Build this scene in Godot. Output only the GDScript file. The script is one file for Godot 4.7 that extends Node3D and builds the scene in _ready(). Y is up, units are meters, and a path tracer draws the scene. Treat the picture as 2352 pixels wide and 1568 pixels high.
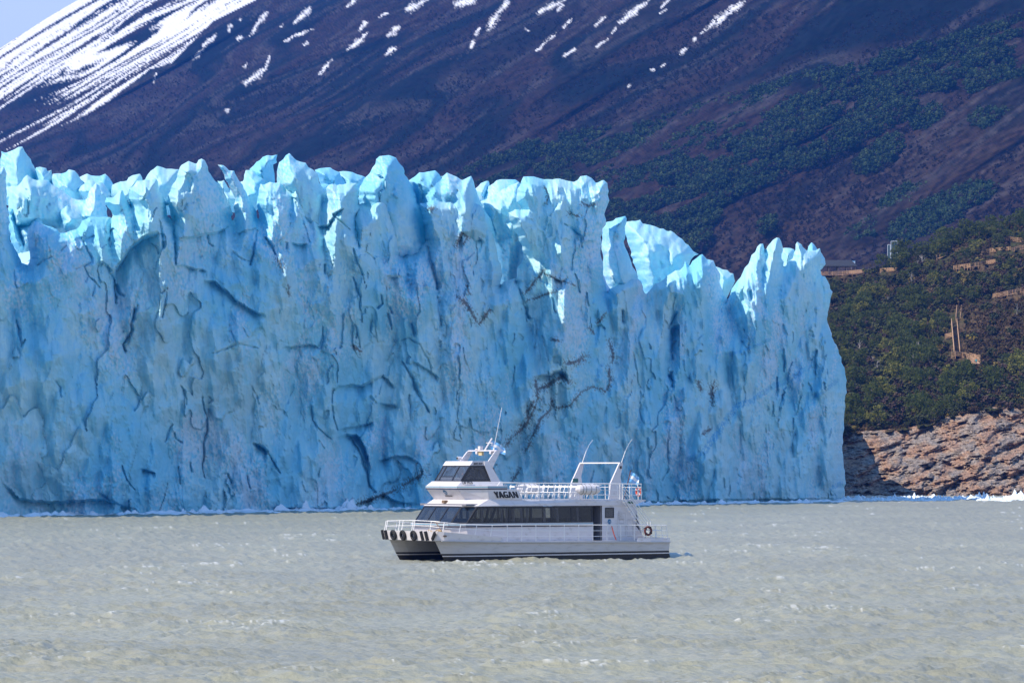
extends Node3D
# A glacier front over a milky lake, an excursion catamaran before it, a dark snow-streaked mountain and a wooded knoll behind.
# Measured from the photograph: 13000 px focal length, eye 5.15 m above the water, horizon at row 1760 of 2560.
const FOCAL := 13000.0
const EYE := 5.15
const HORIZON := 1760.0
const WALL := [-420,640,0,627,17,626,21,667,25,770,32,859,38,904,56,928,67,960,83,984,107,992,114,975,105,922,96,873,120,834,134,832,179,846,214,862,223,873,237,877,261,870,286,862,308,828,335,816,384,812,410,812,414,828,417,806,404,774,391,761,397,739,429,743,446,708,458,716,480,761,491,783,484,734,487,708,504,685,545,674,583,670,592,699,612,743,620,770,627,806,643,828,634,788,623,761,634,716,665,649,679,614,705,605,732,612,754,594,768,603,781,641,808,676,839,712,850,743,871,783,866,828,877,810,879,743,848,672,831,636,819,616,848,627,875,641,893,663,915,708,946,766,969,824,975,806,959,770,964,743,978,694,993,686,1027,683,1051,682,1067,710,1079,703,1084,659,1102,652,1123,674,1136,712,1147,730,1179,757,1196,779,1219,752,1222,708,1232,692,1304,686,1337,685,1344,716,1347,752,1344,774,1357,761,1377,763,1395,745,1415,737,1451,736,1469,761,1480,792,1496,832,1504,891,1513,958,1558,949,1598,904,1585,815,1574,770,1576,761,1625,750,1683,750,1737,756,1777,763,1806,774,1815,806,1821,859,1848,877,1862,944,1884,1024,1875,1074,1888,1058,1911,1049,1929,1045,1936,1069,1936,1047,1941,1002,1964,970,1957,921,1929,858,1911,824,1909,801,1934,785,1955,784,1936,755,1943,709,1963,666,2003,663,2055,675,2084,666,2130,677,2155,686,2175,663,2198,656,2221,666,2239,683,2267,672,2279,683,2282,749,2273,789,2267,841,2259,875,2253,921,2256,967,2264,1025,2271,1065,2279,1099,2296,1076,2342,1053,2376,1042,2405,1059,2411,1088,2419,1105,2437,1088,2474,1053,2520,1025,2560,1002,2572,979,2589,996,2612,967,2638,950,2652,970,2675,979,2681,996,2704,1025,2698,1059,2715,1099,2726,1128,2719,1148,2749,1076,2778,1036,2807,990,2830,944,2850,913,2864,913,2871,950,2881,921,2899,901,2913,889,2925,893,2933,921,2935,967,2939,1002,2950,993,2973,967,2985,921,2991,904,3008,913,3025,939,3048,939,3079,933,3081,956,3074,1002,3082,1030,3105,1053,3120,1094,3120,1117,3108,1151,3105,1231,3134,1283,3157,1340,3171,1392,3175,1421,3172,1470,3168,1560,3163,1640,3163,1720,3170,1800,3166,1860,3160,1950,2400,1965,1000,1990,-420,2020]
const SERACS := [[62,9,[0,569,22,574,49,560,87,549,92,567,112,596,138,649,152,712,134,770,0,770]],
[55,8,[132,632,147,626,172,634,179,643,190,637,196,654,201,708,192,770,125,761]],
[50,8,[190,690,196,649,232,649,257,632,277,637,290,654,321,699,330,743,286,770,192,761]],
[58,8,[286,667,308,658,328,650,357,658,393,653,411,667,429,699,424,752,312,761]],
[48,7,[415,690,469,676,496,658,522,653,529,667,531,699,536,788,415,788]],
[40,9,[529,699,562,641,589,622,625,631,670,635,683,743,670,806,531,806]],
[24,8,[27,712,67,696,96,655,134,674,176,674,196,692,250,730,286,745,321,748,339,708,353,687,371,699,388,752,402,797,406,859,223,895,36,859]],
[40,6,[286,712,330,676,379,685,415,725,402,770,312,752]],
[16,5,[58,841,80,837,127,795,156,793,170,824,179,859,147,904,112,940,76,949,62,877]],
[14,4,[214,797,223,788,250,770,272,788,304,810,308,832,286,859,237,877,223,859]],
[20,5,[165,819,205,812,223,841,237,877,179,868]],
[14,5,[27,777,47,783,62,841,89,899,103,935,67,949,36,904]],
[30,7,[815,676,830,683,844,678,857,708,911,676,922,637,942,637,973,654,1000,667,1009,752,937,806,826,788]],
[36,8,[937,632,964,609,1000,585,1040,576,1035,612,1022,616,1027,654,1031,708,1018,743,946,708]],
[9,8,[1038,690,1038,627,1058,594,1083,574,1107,600,1147,612,1170,638,1190,654,1192,685,1223,721,1232,877,1103,877,1062,743]],
[34,7,[1181,638,1196,629,1237,629,1268,645,1297,685,1312,752,1221,752,1192,667]],
[40,7,[1263,645,1304,641,1339,649,1371,663,1357,734,1286,734]],
[8,9,[1344,716,1357,687,1388,645,1411,597,1424,583,1455,584,1489,588,1498,609,1511,625,1518,654,1533,678,1547,699,1567,757,1589,832,1599,891,1600,984,1371,984,1344,788]],
[12,10,[1531,681,1571,649,1603,641,1629,640,1647,654,1656,664,1674,647,1696,654,1732,674,1754,661,1770,661,1777,681,1781,703,1799,743,1821,792,1844,832,1857,877,1848,922,1580,922,1549,734]],
[40,6,[1781,712,1804,683,1826,674,1837,683,1835,712,1826,761,1795,761]],
[36,7,[1810,743,1835,699,1862,674,1893,670,1929,674,1951,683,1960,770,1848,797]],
[18,8,[1801,752,1839,739,1871,719,1915,694,1946,683,1973,730,1982,832,1973,975,1938,1096,1871,1096,1848,922,1817,806]],
[9,7,[2256,847,2267,835,2342,807,2350,818,2345,864,2342,910,2359,967,2388,1025,2411,1076,2405,1117,2279,1117,2262,1036]],
[26,9,[2343,841,2353,832,2371,832,2399,824,2408,835,2474,853,2531,875,2560,898,2589,933,2619,951,2592,976,2572,1013,2560,1094,2422,1128,2388,1025,2365,944,2345,875]],
[22,6,[2681,996,2726,1013,2752,1030,2755,1053,2732,1099,2715,1151,2692,1117]],
[20,5,[2927,927,2962,926,2982,939,2985,967,2962,1036,2927,1036]],
[16,5,[3025,936,3045,908,3065,930,3081,947,3095,967,3094,993,3082,1013,3036,1013]],
[7,5,[2296,1094,2313,1059,2359,1036,2399,1059,2411,1117,2405,1174,2302,1162]]]
const CRACKS := [[10,3,[292,877,312,908,326,940,344,966,344,982,312,998,328,1033,353,1056,371,1078]],
[7,2,[328,1033,319,1056]],
[7,2,[353,1056,355,1078,344,1109]],
[6,2,[312,998,283,1009]],
[8,2,[112,966,117,989,138,992,165,975,192,962]],
[6,2,[221,949,246,922]],
[6,2,[321,895,350,885]],
[12,5,[618,774,615,810,596,828,605,873,612,926]],
[13,6,[656,806,652,859,655,913,657,949,658,989]],
[16,7,[417,1033,429,1074,432,1136]],
[14,5,[432,1074,446,1100,464,1109]],
[9,3,[609,1096,625,1078,616,1145,607,1190]],
[7,2,[47,993,51,1047,60,1080]],
[9,3,[777,886,779,913,795,922]],
[9,4,[962,864,955,913,944,971,937,993]],
[6,2,[879,949,897,966,937,980]],
[8,3,[594,949,585,922,567,913]],
[14,5,[504,1163,498,1190,487,1216]],
[7,2,[516,1145,509,1167]],
[16,6,[494,1200,490,1253,460,1292,468,1316]],
[8,2,[208,1428,224,1452,227,1486]],
[9,3,[679,1447,693,1481,697,1515]],
[10,4,[756,1491,766,1539,778,1578,779,1612,766,1656,763,1719,756,1762,766,1791]],
[9,3,[650,1622,654,1641,679,1658]],
[8,3,[669,1748,674,1811]],
[8,3,[713,1738,717,1767]],
[9,3,[456,1748,475,1801,504,1835]],
[7,2,[858,1215,873,1263,887,1290,965,1304]],
[7,2,[795,1326,887,1292]],
[8,2,[645,1588,630,1622,616,1656]],
[7,2,[940,1442,965,1496,969,1515]],
[8,3,[63,1200,73,1258,80,1297,92,1273]],
[8,2,[785,1491,795,1498,783,1510]],
[16,4,[950,1665,974,1675,999,1699]],
[8,3,[853,1777,868,1811]],
[8,3,[926,1787,936,1830]],
[9,4,[1324,935,1333,962,1348,1002,1357,1033,1366,1060]],
[9,4,[1324,1042,1339,1082,1348,1109,1350,1154,1357,1208]],
[12,5,[1429,1105,1431,1136,1415,1154]],
[16,6,[1344,788,1328,824,1339,877,1346,926]],
[10,4,[1491,859,1496,886,1509,908]],
[9,3,[1594,895,1612,949,1625,1020,1638,1100,1645,1167,1653,1220]],
[18,6,[1623,989,1634,1047,1638,1082]],
[10,4,[1214,993,1217,1024]],
[14,6,[1000,891,1018,926,1031,953]],
[9,3,[1107,761,1134,832,1147,868,1161,908]],
[9,3,[1393,1176,1388,1220]],
[8,3,[1453,1176,1464,1216]],
[10,4,[1460,1154,1469,1172]],
[10,4,[1312,859,1250,806,1286,783]],
[8,3,[1074,913,1075,931]],
[8,3,[1496,1011,1493,1031]],
[8,2,[1371,949,1402,969]],
[8,3,[1185,770,1156,766]],
[8,3,[1192,850,1223,853,1248,828]],
[18,7,[1935,1051,1951,1109,1969,1154,1982,1190]],
[12,5,[2153,1025,2164,1053,2173,1094]],
[10,4,[2198,1094,2210,1151,2216,1208,2219,1237]],
[12,5,[2118,841,2158,864,2178,887,2182,927]],
[8,3,[2072,1117,2084,1174]],
[10,4,[1934,1053,1952,1105,1972,1151,1975,1208]],
[8,3,[2035,1260,2049,1306,2058,1352]],
[6,2,[2006,1323,2009,1260,2015,1231]],
[7,2,[2221,939,2244,990,2267,1042]],
[12,5,[2333,1168,2336,1208]],
[16,5,[2531,1283,2517,1317,2523,1346]],
[16,7,[2508,1409,2526,1432,2520,1449]],
[9,4,[2939,1312,2942,1358,2940,1392]],
[8,3,[2749,1323,2751,1363]],
[7,3,[2790,1237,2813,1277,2807,1312,2801,1363]],
[12,5,[3062,1317,3057,1363,3059,1404]],
[8,2,[3031,1134,3013,1185]],
[9,3,[2910,1421,2913,1449,2910,1500]],
[7,2,[2359,1277,2356,1363]],
[8,3,[2376,1323,2388,1404,2405,1484]],
[9,3,[2425,1266,2431,1283]],
[16,6,[2813,1094,2818,1122]],
[12,5,[2537,1174,2520,1208,2508,1231]],
[10,4,[2912,1416,2914,1462,2899,1514,2895,1560]],
[14,5,[2945,1468,2925,1514,2919,1580]],
[8,3,[2974,1567,2974,1658,2978,1711]],
[8,3,[2385,1410,2401,1488,2401,1554,2415,1586]],
[8,3,[2526,1482,2536,1527,2549,1540]],
[9,3,[2506,1645,2506,1757,2483,1802]],
[7,2,[3099,1462,3096,1540]],
[14,4,[2516,1396,2523,1449]],
[6,2,[2785,1279,2811,1318,2801,1370]],
[8,2,[2745,1396,2752,1449,2762,1514]],
[14,4,[1511,1358,1538,1404,1562,1457,1582,1501,1606,1542]],
[9,3,[1170,1525,1170,1573,1189,1602,1218,1627,1242,1646]],
[8,3,[1245,1520,1250,1568,1264,1612]],
[8,3,[1330,1215,1347,1268,1348,1302]],
[9,3,[1650,1280,1652,1299]],
[7,2,[1504,1273,1533,1268,1572,1292,1596,1331,1616,1379,1617,1418]],
[7,2,[1734,1307,1746,1360,1761,1394]],
[8,2,[1926,1375,1923,1423,1919,1450]],
[8,2,[1722,1471,1722,1520]],
[9,2,[1717,1568,1727,1646]],
[12,4,[1310,1636,1339,1680,1359,1714,1373,1762,1383,1820,1407,1845]],
[8,2,[1199,1757,1191,1796]],
[8,2,[1199,1656,1213,1680]],
[7,2,[1533,1481,1540,1578]],
[12,3,[1388,1200,1388,1239,1402,1263]],
[10,3,[1463,1200,1468,1234]],
[8,3,[1543,1215,1555,1258]],
[8,2,[1388,1486,1407,1510]],
[10,3,[1000,1690,1019,1724,1048,1772]]]
const GULLIES := [[55,4,[415,810,412,877,413,922,420,1033]],
[40,3,[493,788,502,832,507,877]],
[45,4,[643,815,653,877,656,966]],
[45,4,[873,810,882,859,888,922]],
[45,3.5,[974,824,984,877,998,944]],
[60,4,[1196,783,1210,877,1219,1011,1237,1078]],
[60,5,[1350,770,1333,828,1346,935]],
[45,4,[1513,962,1527,1033,1542,1100]],
[50,4,[1598,904,1625,1011,1643,1100,1654,1216]],
[70,4,[1826,886,1819,944,1826,1033,1821,1100]],
[45,3,[1142,725,1156,810,1179,877,1201,944]],
[40,3,[1096,721,1089,788,1085,859]],
[80,5,[2273,1105,2296,1220,2313,1346,2325,1432]],
[80,4,[2421,1111,2440,1174,2434,1317]],
[90,5,[2721,1151,2767,1220,2795,1346]],
[45,3,[2537,1145,2523,1260,2523,1346,2511,1449]],
[35,4,[2870,956,2860,1036,2853,1094]],
[50,4,[2940,1002,2927,1088,2922,1145]],
[70,4,[1972,979,1975,1059,1977,1174,2003,1289,2015,1404]],
[50,3,[2170,1105,2187,1220,2210,1289]],
[45,3,[2239,1117,2244,1203,2233,1289]],
[45,2,[3046,1318,3053,1410,3040,1527]],
[50,2,[2732,1364,2752,1495,2758,1567]]]
const LEDGES := [[40,2.5,[661,899,696,891,759,879,804,873,839,859,868,841]],
[35,2,[661,1000,696,993,732,1007,777,1016]],
[50,3,[754,1049,804,1056,848,1089,893,1132,946,1167,1000,1185]],
[110,6,[422,1033,446,989,487,926,536,886,598,862]],
[30,2,[893,877,929,864,964,848]],
[40,2,[357,989,384,984,415,1007]],
[30,1.5,[402,904,411,886]],
[50,3,[0,1806,39,1835,73,1871,126,1879,233,1880,339,1873,388,1871,427,1883,465,1898,514,1908]],
[20,1.6,[373,1850,402,1864,427,1883]],
[25,2,[524,1757,582,1772]],
[40,3,[950,1660,974,1670,999,1690]],
[45,3,[1238,1464,1271,1450,1310,1442,1359,1445,1402,1423,1431,1401]],
[30,2,[1271,1612,1349,1595,1402,1578]],
[80,4,[1262,1644,1301,1627,1334,1629,1359,1656,1378,1709,1388,1753]],
[26,2,[1058,1303,1107,1299,1160,1290,1199,1307]],
[26,2,[1417,1510,1456,1515,1494,1522]],
[26,2,[1543,1355,1582,1370,1645,1413]],
[25,2,[1402,1423,1436,1408,1480,1452]],
[26,2,[1412,1728,1460,1714,1524,1709,1572,1733]],
[40,2,[1000,1903,1097,1905,1194,1908,1315,1898,1436,1854,1485,1879,1596,1893]],
[60,4,[1714,913,1737,868,1768,873,1817,904]],
[40,3,[2181,910,2210,904,2242,898]],
[30,2,[2072,1042,2107,1053,2130,1036]],
[50,4,[2003,1415,2032,1404,2066,1404,2078,1392,2101,1389,2130,1404]],
[30,2,[2227,1223,2250,1217,2273,1231]],
[60,5,[2514,1231,2543,1220,2549,1243]],
[30,2,[1446,1033,1491,1038,1509,1033]],
[30,2,[1089,908,1116,917,1152,913]],
[30,2.5,[1192,850,1232,846,1250,810,1286,783]],
[24,1.5,[2300,1878,2431,1881,2693,1874,2955,1871,3151,1868]]]
const DIRT := [[7,[2009,1426,2015,1461,2015,1500]],
[9,[2015,1461,2049,1449,2078,1426,2112,1409,2135,1432]],
[10,[2130,1363,2170,1352,2198,1335]],
[5,[2279,1369,2290,1421,2279,1461,2267,1472]],
[4,[2267,1467,2221,1449,2175,1472]],
[5,[1969,1099,2003,1059,2038,1013]],
[4,[2043,1025,2089,1048,2124,1059,2153,1071]],
[4,[1975,1128,2043,1105,2089,1088]],
[4,[2210,1231,2227,1249]],
[6,[2285,1277,2296,1323,2296,1358]],
[5,[2239,1214,2267,1174]],
[7,[2669,1449,2675,1484]],
[5,[2623,1432,2629,1461]],
[6,[2072,1272,2095,1277]],
[8,[2000,1510,1984,1539,1979,1578,1950,1612,1916,1641,1902,1665]],
[6,[1989,1660,1969,1690]],
[8,[1330,1891,1368,1879,1436,1854,1485,1835]],
[10,[1509,1820,1548,1801,1582,1777]],
[5,[1950,1757,1931,1787,1921,1801]],
[6,[1330,1297,1349,1316]],
[9,[2015,1500,1998,1541,1980,1587,1957,1610,1934,1633]],
[7,[2072,1500,2061,1541,2026,1576,2003,1622,1986,1650]],
[5,[2175,1472,2141,1518,2089,1530,2066,1518]],
[8,[1040,975,1054,993,1058,1011]],
[6,[1714,1114,1750,1136,1759,1163]],
[7,[1732,1127,1768,1167,1786,1203]],
[5,[1839,1163,1812,1190,1795,1216]],
[5,[1710,922,1732,873,1754,891,1737,913]],
[5,[1754,1074,1759,1100]],
[4,[1964,1100,2000,1065]],
[4,[1080,1074,1083,1105]],
[6,[2680,1436,2667,1475,2673,1514]],
[5,[2660,1606,2640,1626]],
[6,[1607,783,1625,779,1616,788]],
[4,[2049,766,2054,726,2043,703]],
[5,[2181,761,2210,772,2233,766]],
[5,[2135,801,2170,812]]]
const VEINS := [[12,[3014,1387,2955,1426,2889,1455,2824,1501,2758,1527]],
[14,[2752,1540,2706,1599,2647,1685,2582,1724]],
[8,[3145,1423,3105,1455,3053,1495]],
[8,[3158,1809,3118,1829]],
[6,[2726,1331,2798,1311,2889,1272]],
[7,[1980,990,2015,1036,2061,1071]],
[7,[2256,1363,2233,1426]]]

var rng := RandomNumberGenerator.new()
var taken := {}

func _ready() -> void:
	rng.seed = 7
	light_and_camera()
	water()
	mountain()
	knoll()
	glacier()
	brash_ice()
	excursion_boat()

func light_and_camera() -> void:
	var cam := Camera3D.new()
	cam.name = "camera"
	cam.projection = Camera3D.PROJECTION_FRUSTUM
	cam.keep_aspect = Camera3D.KEEP_HEIGHT
	cam.near = 1.0
	cam.far = 9000.0
	cam.size = 2560.0 / FOCAL
	cam.frustum_offset = Vector2(0, (HORIZON - 1280.0) / FOCAL)
	cam.position = Vector3(0, EYE, 0)
	add_child(cam)
	cam.current = true
	var sky := ProceduralSkyMaterial.new()
	sky.sky_top_color = Color(0.32, 0.54, 0.80)
	sky.sky_horizon_color = Color(0.80, 0.85, 0.93)
	sky.sky_curve = 0.27
	sky.ground_bottom_color = Color(0.35, 0.36, 0.34)
	sky.ground_horizon_color = Color(0.55, 0.58, 0.60)
	sky.sun_angle_max = 30.0
	sky.sun_curve = 0.1
	var e := Environment.new()
	e.background_mode = Environment.BG_SKY
	e.sky = Sky.new()
	e.sky.sky_material = sky
	e.background_energy_multiplier = 1.0
	e.tonemap_mode = Environment.TONE_MAPPER_LINEAR
	e.tonemap_exposure = 1.5
	e.sdfgi_enabled = true
	e.ssao_enabled = true
	e.ssil_enabled = true
	e.fog_enabled = true
	e.fog_density = 0.000085
	e.fog_light_color = Color(0.27, 0.56, 1.0)
	var we := WorldEnvironment.new()
	we.name = "world_environment"
	we.environment = e
	add_child(we)
	var sun := DirectionalLight3D.new()
	sun.name = "sun"
	sun.light_energy = 1.25
	sun.light_color = Color(1.0, 0.95, 0.88)
	sun.light_angular_distance = 0.5
	sun.shadow_enabled = true
	add_child(sun)
	# from the left, a little from the camera's side, 48 degrees high
	var el := deg_to_rad(48.0)
	var from := Vector3(-0.86 * cos(el), sin(el), 0.51 * cos(el))
	sun.look_at_from_position(from * 100.0, Vector3.ZERO, Vector3.UP)

# ---------------------------------------------------------------- helpers
func at(px: float, py: float, z: float) -> Vector3:
	return Vector3((px - 1920.0) / FOCAL * z, EYE + (HORIZON - py) / FOCAL * z, -z)

func numbered(called: String) -> String:
	var n: int = taken.get(called, 0)
	taken[called] = n + 1
	return called if n == 0 else "%s_%03d" % [called, n]

func tag(o: Node, label: String, category: String, group := "") -> void:
	o.set_meta("label", label)
	o.set_meta("category", category)
	if group:
		o.set_meta("group", group)

func thing(called: String, label: String, category: String, where := Vector3.ZERO, turn := 0.0, group := "") -> Node3D:
	var o := Node3D.new()
	o.name = numbered(called)
	add_child(o)
	o.position = where
	o.rotation.y = turn
	tag(o, label, category, group)
	return o

func mesh_node(called: String, mesh: Mesh, m: Material, parent: Node = null) -> MeshInstance3D:
	var o := MeshInstance3D.new()
	o.mesh = mesh
	o.material_override = null
	if m and mesh.get_surface_count() > 0:
		for k in mesh.get_surface_count():
			o.set_surface_override_material(k, m)
	if parent == null:
		o.name = numbered(called)
		add_child(o, true)
	else:
		o.name = called
		parent.add_child(o, true)
	return o

func mat(c: Color, rough := 0.8, metal := 0.0, spec := 0.5) -> StandardMaterial3D:
	var m := StandardMaterial3D.new()
	m.albedo_color = c.linear_to_srgb()
	m.roughness = rough
	m.metallic = metal
	m.metallic_specular = spec
	return m

func vertex_mat(rough := 0.9, spec := 0.3) -> StandardMaterial3D:
	var m := mat(Color(1, 1, 1), rough, 0.0, spec)
	m.vertex_color_use_as_albedo = true
	return m

func noise(seed_: int, freq: float, oct := 1, type := FastNoiseLite.TYPE_SIMPLEX) -> FastNoiseLite:
	var n := FastNoiseLite.new()
	n.seed = seed_
	n.noise_type = type
	n.frequency = freq
	if oct > 1:
		n.fractal_type = FastNoiseLite.FRACTAL_FBM
		n.fractal_octaves = oct
	else:
		n.fractal_type = FastNoiseLite.FRACTAL_NONE
	return n

func array_mesh(pos: PackedVector3Array, nor: PackedVector3Array, col: PackedColorArray, idx: PackedInt32Array, into: ArrayMesh = null) -> ArrayMesh:
	var a := []
	a.resize(Mesh.ARRAY_MAX)
	a[Mesh.ARRAY_VERTEX] = pos
	a[Mesh.ARRAY_NORMAL] = nor
	if col.size() > 0:
		a[Mesh.ARRAY_COLOR] = col
	a[Mesh.ARRAY_INDEX] = idx
	var am := into if into else ArrayMesh.new()
	am.add_surface_from_arrays(Mesh.PRIMITIVE_TRIANGLES, a)
	return am

func smooth_normals(pos: PackedVector3Array, idx: PackedInt32Array) -> PackedVector3Array:
	var nor := PackedVector3Array()
	nor.resize(pos.size())
	for k in range(0, idx.size(), 3):
		var a := idx[k]
		var b := idx[k + 1]
		var c := idx[k + 2]
		var p := pos[a]
		var n := (pos[c] - p).cross(pos[b] - p)
		nor[a] += n
		nor[b] += n
		nor[c] += n
	for k in nor.size():
		nor[k] = nor[k].normalized()
	return nor

# a grid whose columns run to the right and whose rows run down or towards the viewer
func sheet(nx: int, ny: int, pos: PackedVector3Array, col: PackedColorArray, into: ArrayMesh = null) -> ArrayMesh:
	var idx := PackedInt32Array()
	idx.resize((nx - 1) * (ny - 1) * 6)
	var k := 0
	for j in ny - 1:
		for i in nx - 1:
			var a := j * nx + i
			idx[k] = a
			idx[k + 1] = a + 1
			idx[k + 2] = a + nx + 1
			idx[k + 3] = a
			idx[k + 4] = a + nx + 1
			idx[k + 5] = a + nx
			k += 6
	return array_mesh(pos, smooth_normals(pos, idx), col, idx, into)

func line_at(pts: Array, x: float) -> float:
	# piecewise linear curve given as [x0, y0, x1, y1, ...]
	if x <= pts[0]:
		return pts[1]
	for k in range(2, pts.size(), 2):
		if x <= pts[k]:
			return lerpf(pts[k - 1], pts[k + 1], (x - pts[k - 2]) / (pts[k] - pts[k - 2]))
	return pts[pts.size() - 1]

# ---------------------------------------------------------------- lake
func water() -> void:
	var swell := noise(11, 0.16)
	var chop := noise(12, 0.55)
	var ripple := noise(13, 1.3, 2)
	var patch := noise(14, 0.05, 2)
	var grain := noise(15, 5.0, 2)
	var nx := 560
	var ny := 640
	var pos := PackedVector3Array()
	var col := PackedColorArray()
	pos.resize(nx * ny)
	col.resize(nx * ny)
	var silt := Color(0.262, 0.258, 0.190)
	var silt2 := Color(0.290, 0.284, 0.206)
	var foam := Color(0.60, 0.60, 0.54)
	for j in ny:
		var v := float(j) / (ny - 1)
		var z := FOCAL * EYE / (lerpf(1836.0, 2650.0, pow(v, 1.15)) - HORIZON)
		for i in nx:
			var px := -180.0 + 4200.0 * i / (nx - 1)
			var x := (px - 1920.0) / FOCAL * z
			var a := x * 0.92 + z * 0.38
			var b := -x * 0.38 + z * 0.92
			var s := swell.get_noise_2d(a * 0.55, b)
			var c := chop.get_noise_2d(a * 0.6 + s * 0.8, b)
			var r := ripple.get_noise_2d(a * 0.7, b)
			var crest := 1.0 - absf(c) * 1.7
			var h := 0.10 * s + 0.12 * crest * (0.6 + 0.7 * s) + 0.06 * r
			# the boat's bow wave and wake
			var ba := (x + 5.31) * 0.8387 + (z - 198.1) * 0.5446
			var bp := absf((x + 5.31) * 0.5446 - (z - 198.1) * 0.8387)
			var churn := 0.0
			if ba > -0.5 and ba < 34.0 and bp < 9.0:
				if ba < 15.5:
					churn = 0.55 * exp(-absf(bp - 3.35 - 0.05 * ba) * 2.2)
				else:
					churn = exp(-(ba - 15.5) * 0.16) * clampf(1.6 - bp / (3.0 + (ba - 15.5) * 0.15), 0.0, 1.0)
				h += churn * (0.10 * r + 0.05 + 0.10 * grain.get_noise_2d(x * 0.15, z * 0.15))
			pos[j * nx + i] = Vector3(x, h - 0.05, -z)
			var p := patch.get_noise_2d(x, z * 0.6)
			var k := silt.lerp(silt2, clampf(0.5 + 1.3 * p, 0.0, 1.0))
			var w := crest * 0.75 + s * 0.6 + p * 0.45 + grain.get_noise_2d(x, z * 0.7) * 0.30
			w += churn * (0.45 + 0.5 * r)
			if w > 1.38:
				k = k.lerp(foam, clampf((w - 1.38) * 5.0, 0.0, 0.9))
			col[j * nx + i] = k
	var am := sheet(nx, ny, pos, col)
	var far := PackedVector3Array([Vector3(-3500, -0.5, -1500), Vector3(3500, -0.5, -1500), Vector3(-3500, -0.5, 900), Vector3(3500, -0.5, 900)])
	sheet(2, 2, far, PackedColorArray([silt2, silt2, silt2, silt2]), am)
	var m := vertex_mat(0.34, 0.34)
	var nt := NoiseTexture2D.new()
	nt.width = 512
	nt.height = 512
	nt.seamless = true
	nt.noise = noise(16, 0.02, 4)
	m.heightmap_enabled = false
	m.uv1_triplanar = true
	m.uv1_world_triplanar = true
	m.uv1_scale = Vector3(0.25, 0.25, 0.4)
	m.heightmap_enabled = true
	m.heightmap_texture = nt
	m.heightmap_scale = 4.0
	var o := mesh_node("lake", am, m)
	o.set_meta("kind", "structure")

# ---------------------------------------------------------------- mountain
const PATCHES := [[1155,36,1106,85,20],[1008,32,934,134,12],[808,134,763,171,16],[763,187,718,224,12],[1008,216,991,261,10],[991,261,918,314,16],[1383,122,1301,187,12],[1497,102,1457,134,16],[1477,183,1448,204,16],[1244,224,1199,277,12],[1175,106,1065,155,7],[1599,0,1526,36,20],[1771,0,1714,16,28],[1901,8,1832,106,20],[1326,4,1301,24,10],[1453,48,1424,65,7],[1371,89,1350,110,9],[1799,110,1783,130,8],[1771,155,1767,175,9],[922,240,914,253,8],[865,97,857,110,10],[587,277,575,310,6],[1061,93,1053,102,7],[902,73,897,77,7],[902,138,893,145,7],[1150,163,1142,167,7],[853,412,847,417,7],[2119,0,2017,48,12],[2111,16,2091,40,8],[2144,77,2115,102,7],[2087,122,2011,191,8],[2156,183,2114,209,11],[2275,61,2234,97,7],[2434,0,2324,85,16],[2311,106,2295,126,7],[2279,142,2238,175,9],[2507,0,2479,28,7],[2499,36,2475,50,6],[2789,4,2646,114,18],[2646,114,2626,126,6],[2609,146,2605,153,7],[2568,183,2548,208,11],[2495,243,2483,249,6],[2454,259,2442,262,5],[1968,106,1981,114,7],[2364,319,2355,324,5]]
const SX := 0.82
const SZ := 0.57
func slope_z(px: float, py: float) -> float:
	var kx := (px - 1920.0) / FOCAL
	var ky := (HORIZON - py) / FOCAL
	return 580.0 / maxf(0.05, 0.342 + 0.492 * kx - ky)

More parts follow.
